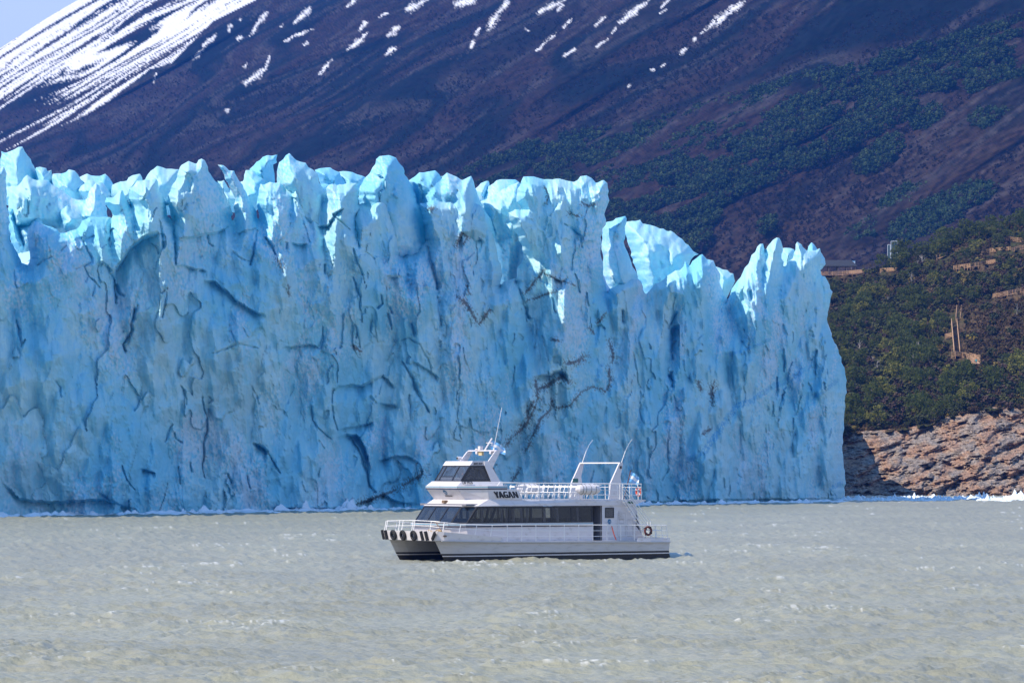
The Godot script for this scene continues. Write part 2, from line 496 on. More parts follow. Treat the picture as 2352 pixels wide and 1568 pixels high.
func mountain() -> void:
	var gully := noise(21, 1.0, 2)
	var lumps := noise(22, 0.003, 2)
	var streak := noise(23, 1.0, 3)
	var tone := noise(24, 1.0, 4)
	var speck := noise(25, 0.16, 3)
	var step := 5.0
	var nx := 880
	var ny := 290
	var x0 := -260.0
	var y0 := -110.0
	var pos := PackedVector3Array()
	var col := PackedColorArray()
	pos.resize(nx * ny)
	col.resize(nx * ny)
	var snowy := PackedFloat32Array()
	snowy.resize(nx * ny)
	for q in PATCHES:
		tapered(snowy, nx, ny, x0, y0, step, wiggly([q[0], q[1], q[2], q[3]]), q[4] * 1.25, 1.0)
	var brown := Color(0.0215, 0.0138, 0.0115)
	var dark := Color(0.0045, 0.0062, 0.0060)
	var scree := Color(0.040, 0.034, 0.032)
	var grass := Color(0.030, 0.0195, 0.0130)
	var snow := Color(0.74, 0.75, 0.79)
	for j in ny:
		var py := y0 + step * j
		for i in nx:
			var px := x0 + step * i
			var z := slope_z(px, py)
			var p := at(px, py, z)
			var s := SX * p.x - SZ * p.z
			var t := -SZ * p.x - SX * p.z
			var g := gully.get_noise_2d(t * 0.011 + s * 0.002, s * 0.0022)
			var l := lumps.get_noise_2d(t, s)
			p = at(px, py, z + g * 14.0 + l * 22.0)
			var over := t - 3540.0 - 30.0 * g
			if over > 0.0:
				p.y -= over * 0.05 + over * over * 0.004
			var k := j * nx + i
			pos[k] = p
			var n1 := tone.get_noise_2d(t * 0.006 + l, s * 0.005)
			var n2 := speck.get_noise_2d(t, s * 0.6)
			var c := brown.lerp(dark, clampf(0.5 + n1 * 1.8, 0.0, 1.0))
			var low := clampf((py - 500.0 + (px - 2600.0) * 0.35) / 500.0, 0.0, 1.0)
			c = c.lerp(grass, low * clampf(0.75 - n1 * 0.8, 0.0, 1.0))
			var st := streak.get_noise_2d(t * 0.016 + l * 2.0, s * 0.007 + n2 * 0.15)
			if st > 0.25:
				c = c.lerp(scree, clampf((st - 0.25) * 3.0, 0.0, 0.65))
			c = c * (1.0 + n2 * 1.1)
			# the snowfield at the shoulder and the drifts left in the gullies
			var xb := line_at([-200, 1130, 0, 960, 80, 800, 240, 640, 260, 560, 400, 380, 480, 240, 560, 100], py)
			var sn: float = snowy[k] - 0.32 + n2 * 0.5 if snowy[k] > 0.0 else -1.0
			if px < xb:
				var m := (520.0 - 0.30 * px - py) / 280.0
				var near := clampf(1.0 - (xb - px) / 260.0, 0.0, 1.0)
				var f := streak.get_noise_2d(t * 0.024 + 31.0 + l * 1.5, s * 0.0045) * 1.35 + n2 * 0.35 + 1.5 * clampf(m, -1.0, 0.80) - 0.85 + near * 0.6
				sn = maxf(sn, f * 2.0)
			if sn > 0.0:
				var thin := tone.get_noise_2d(t * 0.12, s * 0.10) * 0.25
				c = c.lerp(snow * (0.90 + n2 * 0.12), clampf(sn * 1.5 + thin, 0.0, 1.0))
				pos[k].y += minf(sn, 0.5) * 0.3
			c.a = 1.0
			col[k] = c
	var o := mesh_node("mountain", sheet(nx, ny, pos, col), vertex_mat(0.95, 0.2))
	o.set_meta("kind", "structure")

# paints a line into a grid of floats: 1 on it, falling to 0 at the width's edge
func stroke(map: PackedFloat32Array, nx: int, ny: int, x0: float, y0: float, step: float, pts: Array, width: float, value: float) -> void:
	for k in range(0, pts.size() - 2, 2):
		var a := Vector2(pts[k], pts[k + 1])
		var b := Vector2(pts[k + 2], pts[k + 3])
		var i0 := maxi(0, int((minf(a.x, b.x) - width - x0) / step))
		var i1 := mini(nx - 1, int((maxf(a.x, b.x) + width - x0) / step) + 1)
		var j0 := maxi(0, int((minf(a.y, b.y) - width - y0) / step))
		var j1 := mini(ny - 1, int((maxf(a.y, b.y) + width - y0) / step) + 1)
		var d := b - a
		var l := maxf(d.length_squared(), 0.01)
		for j in range(j0, j1 + 1):
			for i in range(i0, i1 + 1):
				var p := Vector2(x0 + step * i, y0 + step * j)
				var u := clampf((p - a).dot(d) / l, 0.0, 1.0)
				var r := (a + d * u).distance_to(p) / width
				if r < 1.0:
					var n := j * nx + i
					map[n] = maxf(map[n], value * (1.0 - r))

# ---------------------------------------------------------------- glacier
func front_z(px: float) -> float:
	# the straight waterline of the ice front
	return FOCAL * EYE / (172.0 - 0.01835 * px)

class Ice:
	var big: FastNoiseLite
	var flute: FastNoiseLite
	var plate: FastNoiseLite
	var warp: FastNoiseLite
	var med: FastNoiseLite
	var fine: FastNoiseLite
	var tone: FastNoiseLite
	var hue: FastNoiseLite
	var facet: FastNoiseLite
	var facet2: FastNoiseLite
	var facet3: FastNoiseLite
	var patch: FastNoiseLite
	var grain: FastNoiseLite

var ice := Ice.new()

func inside_rows(poly: Array, nx: int, ny: int, x0: float, y0: float, step: float) -> PackedByteArray:
	var map := PackedByteArray()
	map.resize(nx * ny)
	var n := poly.size() / 2
	for j in ny:
		var y := y0 + step * j + 0.013
		var xs := []
		for k in n:
			var ax: float = poly[k * 2]
			var ay: float = poly[k * 2 + 1]
			var m := (k + 1) % n
			var bx: float = poly[m * 2]
			var by: float = poly[m * 2 + 1]
			if (ay > y) != (by > y):
				xs.append(ax + (y - ay) / (by - ay) * (bx - ax))
		xs.sort()
		for k in range(0, xs.size() - 1, 2):
			var i0 := maxi(0, ceili((xs[k] - x0) / step))
			var i1 := mini(nx - 1, floori((xs[k + 1] - x0) / step))
			for i in range(i0, i1 + 1):
				map[j * nx + i] = 1
	return map

func distances(map: PackedByteArray, nx: int, ny: int) -> PackedFloat32Array:
	var d := PackedFloat32Array()
	d.resize(nx * ny)
	for k in nx * ny:
		d[k] = 1e4 if map[k] else 0.0
	for j in range(1, ny - 1):
		for i in range(1, nx - 1):
			var k := j * nx + i
			if d[k] > 0.0:
				d[k] = minf(minf(d[k], minf(d[k - 1] + 1.0, d[k - nx] + 1.0)), minf(d[k - nx - 1], d[k - nx + 1]) + 1.414)
	for j in range(ny - 2, 0, -1):
		for i in range(nx - 2, 0, -1):
			var k := j * nx + i
			if d[k] > 0.0:
				d[k] = minf(minf(d[k], minf(d[k + 1] + 1.0, d[k + nx] + 1.0)), minf(d[k + nx + 1], d[k + nx - 1]) + 1.414)
	return d

func onto(poly: Array, p: Vector2) -> Vector2:
	var best := p
	var far := 1e9
	var n := poly.size() / 2
	for k in n:
		var m := (k + 1) % n
		var q := Geometry2D.get_closest_point_to_segment(p, Vector2(poly[k * 2], poly[k * 2 + 1]), Vector2(poly[m * 2], poly[m * 2 + 1]))
		var l := q.distance_squared_to(p)
		if l < far:
			far = l
			best = q
	return best

# ragged version of a traced outline
func ragged(poly: Array, size: float, seed_: int) -> Array:
	var n := noise(seed_, 0.03, 3)
	var out := []
	var c := poly.size() / 2
	for k in c:
		var a := Vector2(poly[k * 2], poly[k * 2 + 1])
		var m := (k + 1) % c
		var b := Vector2(poly[m * 2], poly[m * 2 + 1])
		var parts := maxi(1, int(a.distance_to(b) / 14.0)) if maxf(a.y, b.y) < 1880.0 else 1
		for q in parts:
			var p := a.lerp(b, float(q) / parts)
			var w := size if a.y < 1880.0 and a.x > -50.0 else 0.0
			out.append(p.x + n.get_noise_2d(p.x * 1.6, p.y * 1.6) * w)
			out.append(p.y + n.get_noise_2d(p.x * 1.6 + 500.0, p.y * 1.6) * w)
	return out

# A body of ice with the given outline: its front and back bulge away from the outline and are broken into plates, flutes and scallops.
func ice_body(outline: Array, set_back: float, thick: float, round_px: float, step: float, seed_: int, wall: bool) -> ArrayMesh:
	var poly := ragged(outline, 7.0 if wall else 6.0, seed_)
	var lo := Vector2(1e9, 1e9)
	var hi := -lo
	for k in range(0, poly.size(), 2):
		lo = lo.min(Vector2(poly[k], poly[k + 1]))
		hi = hi.max(Vector2(poly[k], poly[k + 1]))
	var x0 := lo.x - step * 2.0
	var y0 := lo.y - step * 2.0
	var nx := int((hi.x - x0) / step) + 4
	var ny := int((hi.y - y0) / step) + 4
	var map := inside_rows(poly, nx, ny, x0, y0, step)
	var dist := distances(map, nx, ny)
	var crack := PackedFloat32Array()
	var ledge := PackedFloat32Array()
	var gully := PackedFloat32Array()
	var dirt := PackedFloat32Array()
	var vein := PackedFloat32Array()
	if wall:
		crack.resize(nx * ny)
		ledge.resize(nx * ny)
		gully.resize(nx * ny)
		for c in GULLIES:
			var line := wiggly(c[2])
			var parts := line.size() / 2 - 1
			for q in parts:
				var run := 1.0 - float(q) / parts
				stroke(gully, nx, ny, x0, y0, step, line.slice(q * 2, q * 2 + 4), c[0] * (0.35 + 0.65 * run), c[1] * minf(1.0, run * 1.6))
		dirt.resize(nx * ny)
		vein.resize(nx * ny)
		for c in CRACKS:
			tapered(crack, nx, ny, x0, y0, step, wiggly(c[2]), c[0] * 0.55 + 1.5, c[1])
		for c in LEDGES:
			overhang(ledge, nx, ny, x0, y0, step, wiggly(c[2]), c[0], c[1])
		for c in DIRT:
			tapered(dirt, nx, ny, x0, y0, step, wiggly(c[1]), c[0] * 1.0 + 2.5, 1.0)
			stroke(dirt, nx, ny, x0, y0, step, c[1], c[0] * 3.0, 0.42)
		for c in VEINS:
			stroke(vein, nx, ny, x0, y0, step, wiggly(c[1]), c[0] * 1.0 + 2.0, 1.0)
	var pale := Color(0.64, 0.92, 0.93)
	var mid := Color(0.38, 0.81, 0.89)
	var blue := Color(0.17, 0.66, 0.86)
	# tones of the ice
	var grey := Color(0.42, 0.68, 0.74)
	var soil := Color(0.13, 0.105, 0.095)
	var firn := Color(0.86, 0.92, 0.96)
	var front := PackedInt32Array()
	var back := PackedInt32Array()
	front.resize(nx * ny)
	back.resize(nx * ny)
	front.fill(-1)
	back.fill(-1)
	var pos := PackedVector3Array()
	var col := PackedColorArray()
	var mean := front_z((lo.x + hi.x) * 0.5)
	for j in range(1, ny - 1):
		for i in range(1, nx - 1):
			var k := j * nx + i
			var px := x0 + step * i
			var py := y0 + step * j
			var edge := false
			if not map[k]:
				if map[k - 1] or map[k + 1] or map[k - nx] or map[k + nx] or map[k - nx - 1] or map[k - nx + 1] or map[k + nx - 1] or map[k + nx + 1]:
					edge = true
					var q := onto(poly, Vector2(px, py))
					px = q.x
					py = q.y
				else:
					continue
			var z := (front_z(px) if wall else mean + (px - (lo.x + hi.x) * 0.5) * 0.05) + set_back
			var u := 2.0 * z * 0.62
			var v := (HORIZON - py) / FOCAL * z
			z += maxf(v, 0.0) * 0.12
			var w := ice.warp.get_noise_2d(u, v) * 3.0
			var d: float = 0.0 if edge else minf((dist[k] - 0.5) * step / round_px, 1.0)
			var swell := pow(d, 0.65)
			var pl := ice.plate.get_noise_2d(u + w, v * 0.55 + w)
			var me := ice.med.get_noise_2d(u, v * 0.8)
			var fi := ice.fine.get_noise_2d(u, v)
			var fl := absf(ice.flute.get_noise_2d(u + w * 0.6, v * 0.22))
			var bi := ice.big.get_noise_2d(u, v * 0.7)
			var crumb := smoothstep(0.05, 0.45, ice.patch.get_noise_2d(u, v))
			var gr := ice.grain.get_noise_2d(u, v)
			var fa := ice.facet.get_noise_2d(u + w * 0.3, v * 0.6 + u * 0.15)
			var fb := ice.facet2.get_noise_2d(u + w * 0.2, v * 0.7 - u * 0.2)
			var fc := ice.facet3.get_noise_2d(u + v * 0.3, v * 0.8 + w * 0.1)
			var rel := bi * (4.0 if wall else 1.5) - fa * 6.5 - fb * 3.0 - fc * 1.1 + pl * 0.6 + fl * (0.3 if wall else 0.5) + me * 0.2 + fi * (0.10 + 0.05 * crumb) + gr * crumb * 0.06
			var cr := 0.0
			var le := 0.0
			if wall:
				cr = crack[k]
				le = ledge[k]
				rel -= cr * 0.40 + le * 1.1 + gully[k] * 1.3
			var zf := z - thick * swell - rel * minf(1.0, d * 2.5)
			front[k] = pos.size()
			pos.append(at(px, py, zf))
			# what the ice is made of here, whatever its relief: bubbly white, blue and clear, silty
			me = ice.med.get_noise_2d(u + 400.0, v * 0.8 + 90.0)
			fi = ice.fine.get_noise_2d(u + 300.0, v + 70.0)
			pl = ice.plate.get_noise_2d(u + w + 200.0, v * 0.55 + w)
			gr = ice.grain.get_noise_2d(u + 500.0, v + 30.0)
			var bubbles := ice.tone.get_noise_2d(u, v * 0.75)
			var hu := ice.hue.get_noise_2d(u, v)
			var c := pale.lerp(mid, clampf(0.40 + bubbles * 1.2 + pl * 0.25 + fi * 0.3, 0.0, 1.0))
			c = c.lerp(blue, clampf(hu * 1.3 + 0.06 + me * 0.4, 0.0, 0.7))
			c = c.lerp(grey, clampf(-hu * 1.1 - 0.15 + me * 0.3, 0.0, 0.5))
			c = c.lerp(firn, clampf(bubbles * 1.1 - 0.2 + fi * 0.55 + crumb * (0.25 + gr * 0.5), 0.0, 0.75))
			c = c.lerp(blue, clampf(crumb * (-gr * 0.8 - 0.05) - me * 0.5, 0.0, 0.7))
			if wall:
				if vein[k] > 0.25:
					c = c.lerp(Color(0.11, 0.50, 0.80), clampf(0.45 + fi * 0.8 + gr * 0.6, 0.0, 0.75))
				if dirt[k] > 0.0:
					c = c.lerp(soil, clampf((dirt[k] + ice.fine.get_noise_2d(u * 1.7, v * 1.2) * 0.5 - 0.22) * 2.4, 0.0, 0.88))
			c = c.lerp(blue, clampf(ice.grain.get_noise_2d(u * 1.4, v * 0.22) * 0.6 - 0.14, 0.0, 0.25))
			c.a = 1.0
			col.append(c)
			if wall and dist[k] * step > 110.0:
				pass
			elif edge:
				back[k] = front[k]
			else:
				back[k] = pos.size()
				pos.append(at(px, py, z + thick * 1.3 * swell + me * 0.8 * d))
				col.append(c)
	var idx := PackedInt32Array()
	for j in range(0, ny - 1):
		for i in range(0, nx - 1):
			var a := j * nx + i
			var b := a + 1
			var c := a + nx
			var d := c + 1
			if front[a] < 0 or front[b] < 0 or front[c] < 0 or front[d] < 0 or not (map[a] or map[b] or map[c] or map[d]):
				continue
			idx.append_array([front[a], front[b], front[d], front[a], front[d], front[c]])
			if back[a] >= 0 and back[b] >= 0 and back[c] >= 0 and back[d] >= 0:
				idx.append_array([back[a], back[d], back[b], back[a], back[c], back[d]])
	return array_mesh(pos, smooth_normals(pos, idx), col, idx)

# a line that swells and thins along its way and runs out at both ends
func tapered(map: PackedFloat32Array, nx: int, ny: int, x0: float, y0: float, step: float, pts: Array, width: float, value: float) -> void:
	var n := pts.size() / 2 - 1
	for k in n:
		var u := (k + 0.5) / n
		var w := (0.45 + 0.55 * sin(u * PI)) * rng.randf_range(0.55, 1.25)
		stroke(map, nx, ny, x0, y0, step, pts.slice(k * 2, k * 2 + 4), maxf(step * 0.9, width * w), value * minf(1.0, 0.4 + w))

func wiggly(pts: Array) -> Array:
	var out := []
	for k in range(0, pts.size() - 2, 2):
		var a := Vector2(pts[k], pts[k + 1])
		var b := Vector2(pts[k + 2], pts[k + 3])
		var n := maxi(1, int(a.distance_to(b) / 16.0))
		for q in n:
			var p := a.lerp(b, float(q) / n)
			out.append(p.x + rng.randf_range(-3.0, 3.0))
			out.append(p.y + rng.randf_range(-3.0, 3.0))
	out.append(pts[pts.size() - 2])
	out.append(pts[pts.size() - 1])
	return out

# the ice below a traced edge stands back under it and comes forward again further down
func overhang(map: PackedFloat32Array, nx: int, ny: int, x0: float, y0: float, step: float, pts: Array, reach: float, depth: float) -> void:
	for k in range(0, pts.size() - 2, 2):
		var ax: float = pts[k]
		var bx: float = pts[k + 2]
		if absf(ax - bx) < 0.5:
			continue
		var i0 := maxi(0, int((minf(ax, bx) - x0) / step))
		var i1 := mini(nx - 1, int((maxf(ax, bx) - x0) / step) + 1)
		for i in range(i0, i1 + 1):
			var t := clampf((x0 + step * i - ax) / (bx - ax), 0.0, 1.0)
			var y: float = lerpf(pts[k + 1], pts[k + 3], t)
			var along := (float(k / 2) + t) / maxf(1.0, pts.size() / 2 - 1)
			var fade := minf(1.0, minf(along, 1.0 - along) * 6.0)
			var j0 := maxi(0, ceili((y - y0) / step))
			for j in range(j0, mini(ny - 1, int((y + reach * 2.5 - y0) / step)) + 1):
				var s := (y0 + step * j - y) / reach
				var n := j * nx + i
				map[n] = maxf(map[n], depth * fade * minf(1.0, s * 6.0 + 0.35) * exp(-s * 1.3))

func ice_material() -> StandardMaterial3D:
	var m := vertex_mat(0.55, 0.35)
	m.backlight_enabled = true
	m.backlight = Color(0.35, 0.56, 0.62)
	var nt := NoiseTexture2D.new()
	nt.width = 512
	nt.height = 512
	nt.seamless = true
	nt.noise = noise(36, 0.02, 5)
	m.uv1_triplanar = true
	m.uv1_world_triplanar = true
	m.uv1_scale = Vector3(0.12, 0.12, 0.12)
	m.heightmap_enabled = true
	m.heightmap_texture = nt
	m.heightmap_scale = 9.0
	return m

func glacier() -> void:
	ice.big = noise(30, 0.022, 3)
	ice.flute = noise(31, 0.10, 2)
	ice.plate = noise(32, 0.16, 1, FastNoiseLite.TYPE_CELLULAR)
	ice.plate.cellular_return_type = FastNoiseLite.RETURN_CELL_VALUE
	ice.warp = noise(33, 0.15, 2)
	ice.med = noise(34, 0.30, 3)
	ice.fine = noise(35, 1.6, 2)
	ice.tone = noise(37, 0.06, 4)
	ice.hue = noise(38, 0.03, 3)
	ice.facet = noise(27, 0.055, 1, FastNoiseLite.TYPE_CELLULAR)
	ice.facet.cellular_distance_function = FastNoiseLite.DISTANCE_MANHATTAN
	ice.facet.cellular_return_type = FastNoiseLite.RETURN_DISTANCE
	ice.facet2 = noise(28, 0.17, 1, FastNoiseLite.TYPE_CELLULAR)
	ice.facet2.cellular_distance_function = FastNoiseLite.DISTANCE_MANHATTAN
	ice.facet2.cellular_return_type = FastNoiseLite.RETURN_DISTANCE
	ice.facet3 = noise(26, 0.45, 1, FastNoiseLite.TYPE_CELLULAR)
	ice.facet3.cellular_distance_function = FastNoiseLite.DISTANCE_MANHATTAN
	ice.facet3.cellular_return_type = FastNoiseLite.RETURN_DISTANCE
	ice.patch = noise(39, 0.035, 3)
	ice.grain = noise(29, 1.1, 3)
	var g := thing("glacier", "towering cracked blue and white glacier front rising straight from the lake", "glacier")
	var m := ice_material()
	m.backlight = Color(0.32, 0.66, 0.73)
	var w := mesh_node("ice_wall", ice_body(WALL, 0.0, 5.0, 75.0, 3.2, 40, true), m, g)
	w.set_meta("label", "broad fissured blue ice wall with brown dirt bands")
	var n := 0
	for s in SERACS:
		mesh_node("serac", ice_body(s[2], s[0], s[1], 60.0, 5.0, 50 + n, false), m, g)
		n += 1
	# the body of the glacier behind the front
	var pos := PackedVector3Array()
	var col := PackedColorArray()
	var nx := 60
	var ny := 14
	for j in ny:
		for i in nx:
			var px := lerpf(-700.0, 3120.0, float(i) / (nx - 1))
			var deep := lerpf(230.0, 14.0, float(j) / (ny - 3)) if j < ny - 2 else 3.0
			var z := front_z(px) + deep
			var p := at(px, HORIZON, z)
			var top := lerpf(31.0, 20.0, smoothstep(1400.0, 3000.0, px)) + ice.big.get_noise_2d(p.x, p.z) * 8.0 + ice.med.get_noise_2d(p.x, p.z) * 3.0
			if j == ny - 2:
				top = at(px, line_at([0, 1060, 200, 950, 400, 900, 900, 890, 1300, 960, 1550, 960, 1750, 960, 1950, 1130, 2050, 900, 2250, 900, 2290, 1140, 2450, 1150, 2700, 1160, 2850, 1090, 2950, 1020, 3060, 1080, 3100, 1250], px), z).y
			p.y = top if j < ny - 1 else -2.0
			pos.append(p)
			col.append(Color(0.5, 0.74, 0.9))
	mesh_node("ice_field", sheet(nx, ny, pos, col), vertex_mat(0.6, 0.3), g)

# ---------------------------------------------------------------- solids
# collects triangles of one mesh; commit() turns closed shapes outwards
class Solid:
	var t := PackedVector3Array()
	var start := 0
	func tri(a: Vector3, b: Vector3, c: Vector3) -> void:
		t.append(a)
		t.append(b)
		t.append(c)
	func quad(a: Vector3, b: Vector3, c: Vector3, d: Vector3) -> void:
		tri(a, b, c)
		tri(a, c, d)
	func open() -> void:
		start = t.size()
	func close() -> void:
		# front faces run clockwise
		var v := 0.0
		var o := t[start]
		for k in range(start, t.size(), 3):
			v += (t[k] - o).dot((t[k + 1] - o).cross(t[k + 2] - o))
		if v > 0.0:
			for k in range(start, t.size(), 3):
				var s := t[k + 1]
				t[k + 1] = t[k + 2]
				t[k + 2] = s
	func loft(rings: Array, closed := true, caps := true) -> void:
		open()
		var n: int = rings[0].size()
		for r in rings.size() - 1:
			for k in (n if closed else n - 1):
				var m := (k + 1) % n
				quad(rings[r][k], rings[r][m], rings[r + 1][m], rings[r + 1][k])
		if caps:
			for k in range(1, n - 1):
				tri(rings[0][0], rings[0][k + 1], rings[0][k])
				var l: Array = rings[rings.size() - 1]
				tri(l[0], l[k], l[k + 1])
		close()
	func plate(pts: Array, thick: float) -> void:
		var nn := Vector3.ZERO
		for k in range(1, pts.size() - 1):
			nn += (pts[k] - pts[0]).cross(pts[k + 1] - pts[0])
		var n: Vector3 = nn.normalized() * thick * 0.5
		open()
		var c := pts.size()
		var flat := PackedVector2Array()
		var ax: Vector3 = (pts[1] - pts[0]).normalized()
		var ay: Vector3 = nn.normalized().cross(ax)
		for p in pts:
			flat.append(Vector2((p - pts[0]).dot(ax), (p - pts[0]).dot(ay)))
		var ix := Geometry2D.triangulate_polygon(flat)
		for k in range(0, ix.size(), 3):
			var a: Vector3 = pts[ix[k]]
			var b: Vector3 = pts[ix[k + 1]]
			var d: Vector3 = pts[ix[k + 2]]
			if (b - a).cross(d - a).dot(n) < 0.0:
				var s := b
				b = d
				d = s
			tri(a + n, b + n, d + n)
			tri(a - n, d - n, b - n)
		for k in c:
			var m := (k + 1) % c
			quad(pts[k] + n, pts[k] - n, pts[m] - n, pts[m] + n)
		close()
	func tube(pts: Array, r: float, sides := 6) -> void:
		var rings := []
		for k in pts.size():
			var d: Vector3 = (pts[mini(k + 1, pts.size() - 1)] - pts[maxi(k - 1, 0)]).normalized()
			var u := d.cross(Vector3.UP if absf(d.y) < 0.9 else Vector3.RIGHT).normalized()
			var v := d.cross(u)
			var ring := []
			for s in sides:
				var a := TAU * s / sides
				ring.append(pts[k] + (u * cos(a) + v * sin(a)) * r)
			rings.append(ring)
		loft(rings)
	func box(c: Vector3, s: Vector3, b := Basis.IDENTITY) -> void:
		var h := s * 0.5
		var rings := []
		for x in [-1, 1]:
			rings.append([c + b * Vector3(x * h.x, -h.y, -h.z), c + b * Vector3(x * h.x, h.y, -h.z), c + b * Vector3(x * h.x, h.y, h.z), c + b * Vector3(x * h.x, -h.y, h.z)])
		loft(rings)
	func mesh() -> ArrayMesh:
		var n := PackedVector3Array()
		n.resize(t.size())
		for k in range(0, t.size(), 3):
			var q := (t[k + 2] - t[k]).cross(t[k + 1] - t[k]).normalized()
			n[k] = q
			n[k + 1] = q
			n[k + 2] = q
		var a := []
		a.resize(Mesh.ARRAY_MAX)
		a[Mesh.ARRAY_VERTEX] = t
		a[Mesh.ARRAY_NORMAL] = n
		var am := ArrayMesh.new()
		am.add_surface_from_arrays(Mesh.PRIMITIVE_TRIANGLES, a)
		return am

func put(called: String, s: Solid, m: Material, parent: Node = null) -> MeshInstance3D:
	return mesh_node(called, s.mesh(), m, parent)

func v3(a: float, y: float, p: float) -> Vector3:
	return Vector3(a, y, p)

# ---------------------------------------------------------------- the excursion boat
# boat axes: x aft of the near stem, y above the water, z to port (the side turned to the camera)
var boat: Node3D
var M := {}

func aboard(o: Node3D, local: Transform3D) -> void:
	o.transform = boat.transform * local

func window(parent: Node, bl: Vector3, br: Vector3, tr: Vector3, tl: Vector3, rim: float, frame: Material, glass: Material, called := "window") -> Node3D:
	var c := (bl + br + tr + tl) * 0.25
	var inner := []
	for q in [[bl, br, tl], [br, bl, tr], [tr, tl, br], [tl, tr, bl]]:
		var e1: Vector3 = (q[1] - q[0]).normalized()
		var e2: Vector3 = (q[2] - q[0]).normalized()
		var si := maxf(0.4, e1.cross(e2).length())
		inner.append(q[0] + (e1 + e2) * rim / si)
	var o := [bl, br, tr, tl]
	var s := Solid.new()
	for k in 4:
		var m := (k + 1) % 4
		s.plate([o[k], o[m], inner[m], inner[k]], 0.05)
	var w := put(called, s, frame, parent)
	var g := Solid.new()
	g.plate(inner, 0.008)
	put("pane", g, glass, w)
	return w

func boat_rail(parent: Node, pts: Array, r := 0.022) -> void:
	var s := Solid.new()
	s.tube(pts, r)
	put("railing", s, M.rail, parent)

func boat_post(parent: Node, a: Vector3, b: Vector3, r := 0.022) -> void:
	var s := Solid.new()
	s.tube([a, b], r)
	put("railing_post", s, M.rail, parent)

func lettering(parent: Node, text: String, height: float, length: float, where: Transform3D, m: Material, called := "lettering", bold := true) -> void:
	var t := TextMesh.new()
	var f := SystemFont.new()
	f.font_names = PackedStringArray(["Droid Sans"])
	f.font_weight = 700 if bold else 400
	t.font = f
	t.text = text
	t.font_size = 64
	t.pixel_size = 0.01
	t.depth = 0.02
	t.curve_step = 2.0
	var box := t.get_aabb()
	var o := MeshInstance3D.new()
	o.name = called
	o.mesh = t
	o.set_surface_override_material(0, m)
	t.material = m
	parent.add_child(o, true)
	var k := Vector3(length / maxf(box.size.x, 0.01), height / maxf(box.size.y, 0.01), 0.5)
	var centre := box.get_center()
	o.transform = where * Transform3D(Basis.from_scale(k), Vector3(-centre.x * k.x, -centre.y * k.y, 0))

func excursion_boat() -> void:
	var grime := NoiseTexture2D.new()
	grime.width = 256
	grime.height = 256
	grime.seamless = true
	grime.noise = noise(61, 0.012, 4)
	var ramp := Gradient.new()
	ramp.colors = PackedColorArray([Color(0.88, 0.87, 0.85), Color(0.97, 0.97, 0.97), Color(1, 1, 1)])
	ramp.offsets = PackedFloat32Array([0.0, 0.3, 1.0])
	grime.color_ramp = ramp
	var paint := mat(Color(0.70, 0.67, 0.69), 0.32)
	paint.albedo_texture = grime
	paint.uv1_triplanar = true
	paint.uv1_scale = Vector3(0.35, 0.8, 0.35)
	M.white = paint
	var hull := mat(Color(0.54, 0.53, 0.54), 0.42)
	hull.albedo_texture = grime
	hull.uv1_triplanar = true
	hull.uv1_scale = Vector3(0.2, 1.2, 0.3)
	M.hull = hull
	M.rail = mat(Color(0.80, 0.79, 0.78), 0.35)
	M.black = mat(Color(0.012, 0.012, 0.014), 0.45)
	M.rubber = mat(Color(0.016, 0.016, 0.017), 0.75)
	M.frame = mat(Color(0.018, 0.018, 0.022), 0.35)
	M.metal = mat(Color(0.55, 0.55, 0.57), 0.35, 0.8)
	M.navy = mat(Color(0.012, 0.022, 0.06), 0.4)
	M.teal = mat(Color(0.10, 0.30, 0.40), 0.4)
	M.deck = mat(Color(0.42, 0.42, 0.42), 0.8)
	M.inside = mat(Color(0.20, 0.20, 0.23), 0.8)
	M.seat = mat(Color(0.03, 0.05, 0.12), 0.9)
	M.curtain = mat(Color(0.42, 0.42, 0.50), 0.9)
	M.orange = mat(Color(0.62, 0.07, 0.02), 0.6)
	M.wood = mat(Color(0.20, 0.13, 0.08), 0.7)
	M.cream = mat(Color(0.60, 0.48, 0.25), 0.6)
	M.green = mat(Color(0.005, 0.10, 0.06), 0.5)
	M.logo_blue = mat(Color(0.01, 0.16, 0.32), 0.4)
	M.flag_blue = cloth(Color(0.14, 0.45, 0.78))
	M.flag_white = cloth(Color(0.82, 0.82, 0.84))
	var glass := mat(Color(0.02, 0.022, 0.032), 0.04)
	glass.transparency = BaseMaterial3D.TRANSPARENCY_ALPHA
	glass.albedo_color.a = 0.42
	M.glass = glass
	var clear := mat(Color(0.10, 0.11, 0.13), 0.04)
	clear.transparency = BaseMaterial3D.TRANSPARENCY_ALPHA
	clear.albedo_color.a = 0.22
	M.clear = clear

	boat = thing("excursion_catamaran", "white two-deck excursion catamaran with dark windows and black tyres on its bow", "boat", Vector3(-5.31, 0, -198.1), deg_to_rad(33.0))
	hulls()
	main_deck()
	lower_cabin()
	upper_works()
	wheelhouse()
	upper_deck()
	stern_gear()
	loose_gear()
	skipper()

func cloth(c: Color) -> StandardMaterial3D:
	var m := mat(c, 0.9)
	m.backlight_enabled = true
	m.backlight = Color(0.6, 0.6, 0.6)
	return m

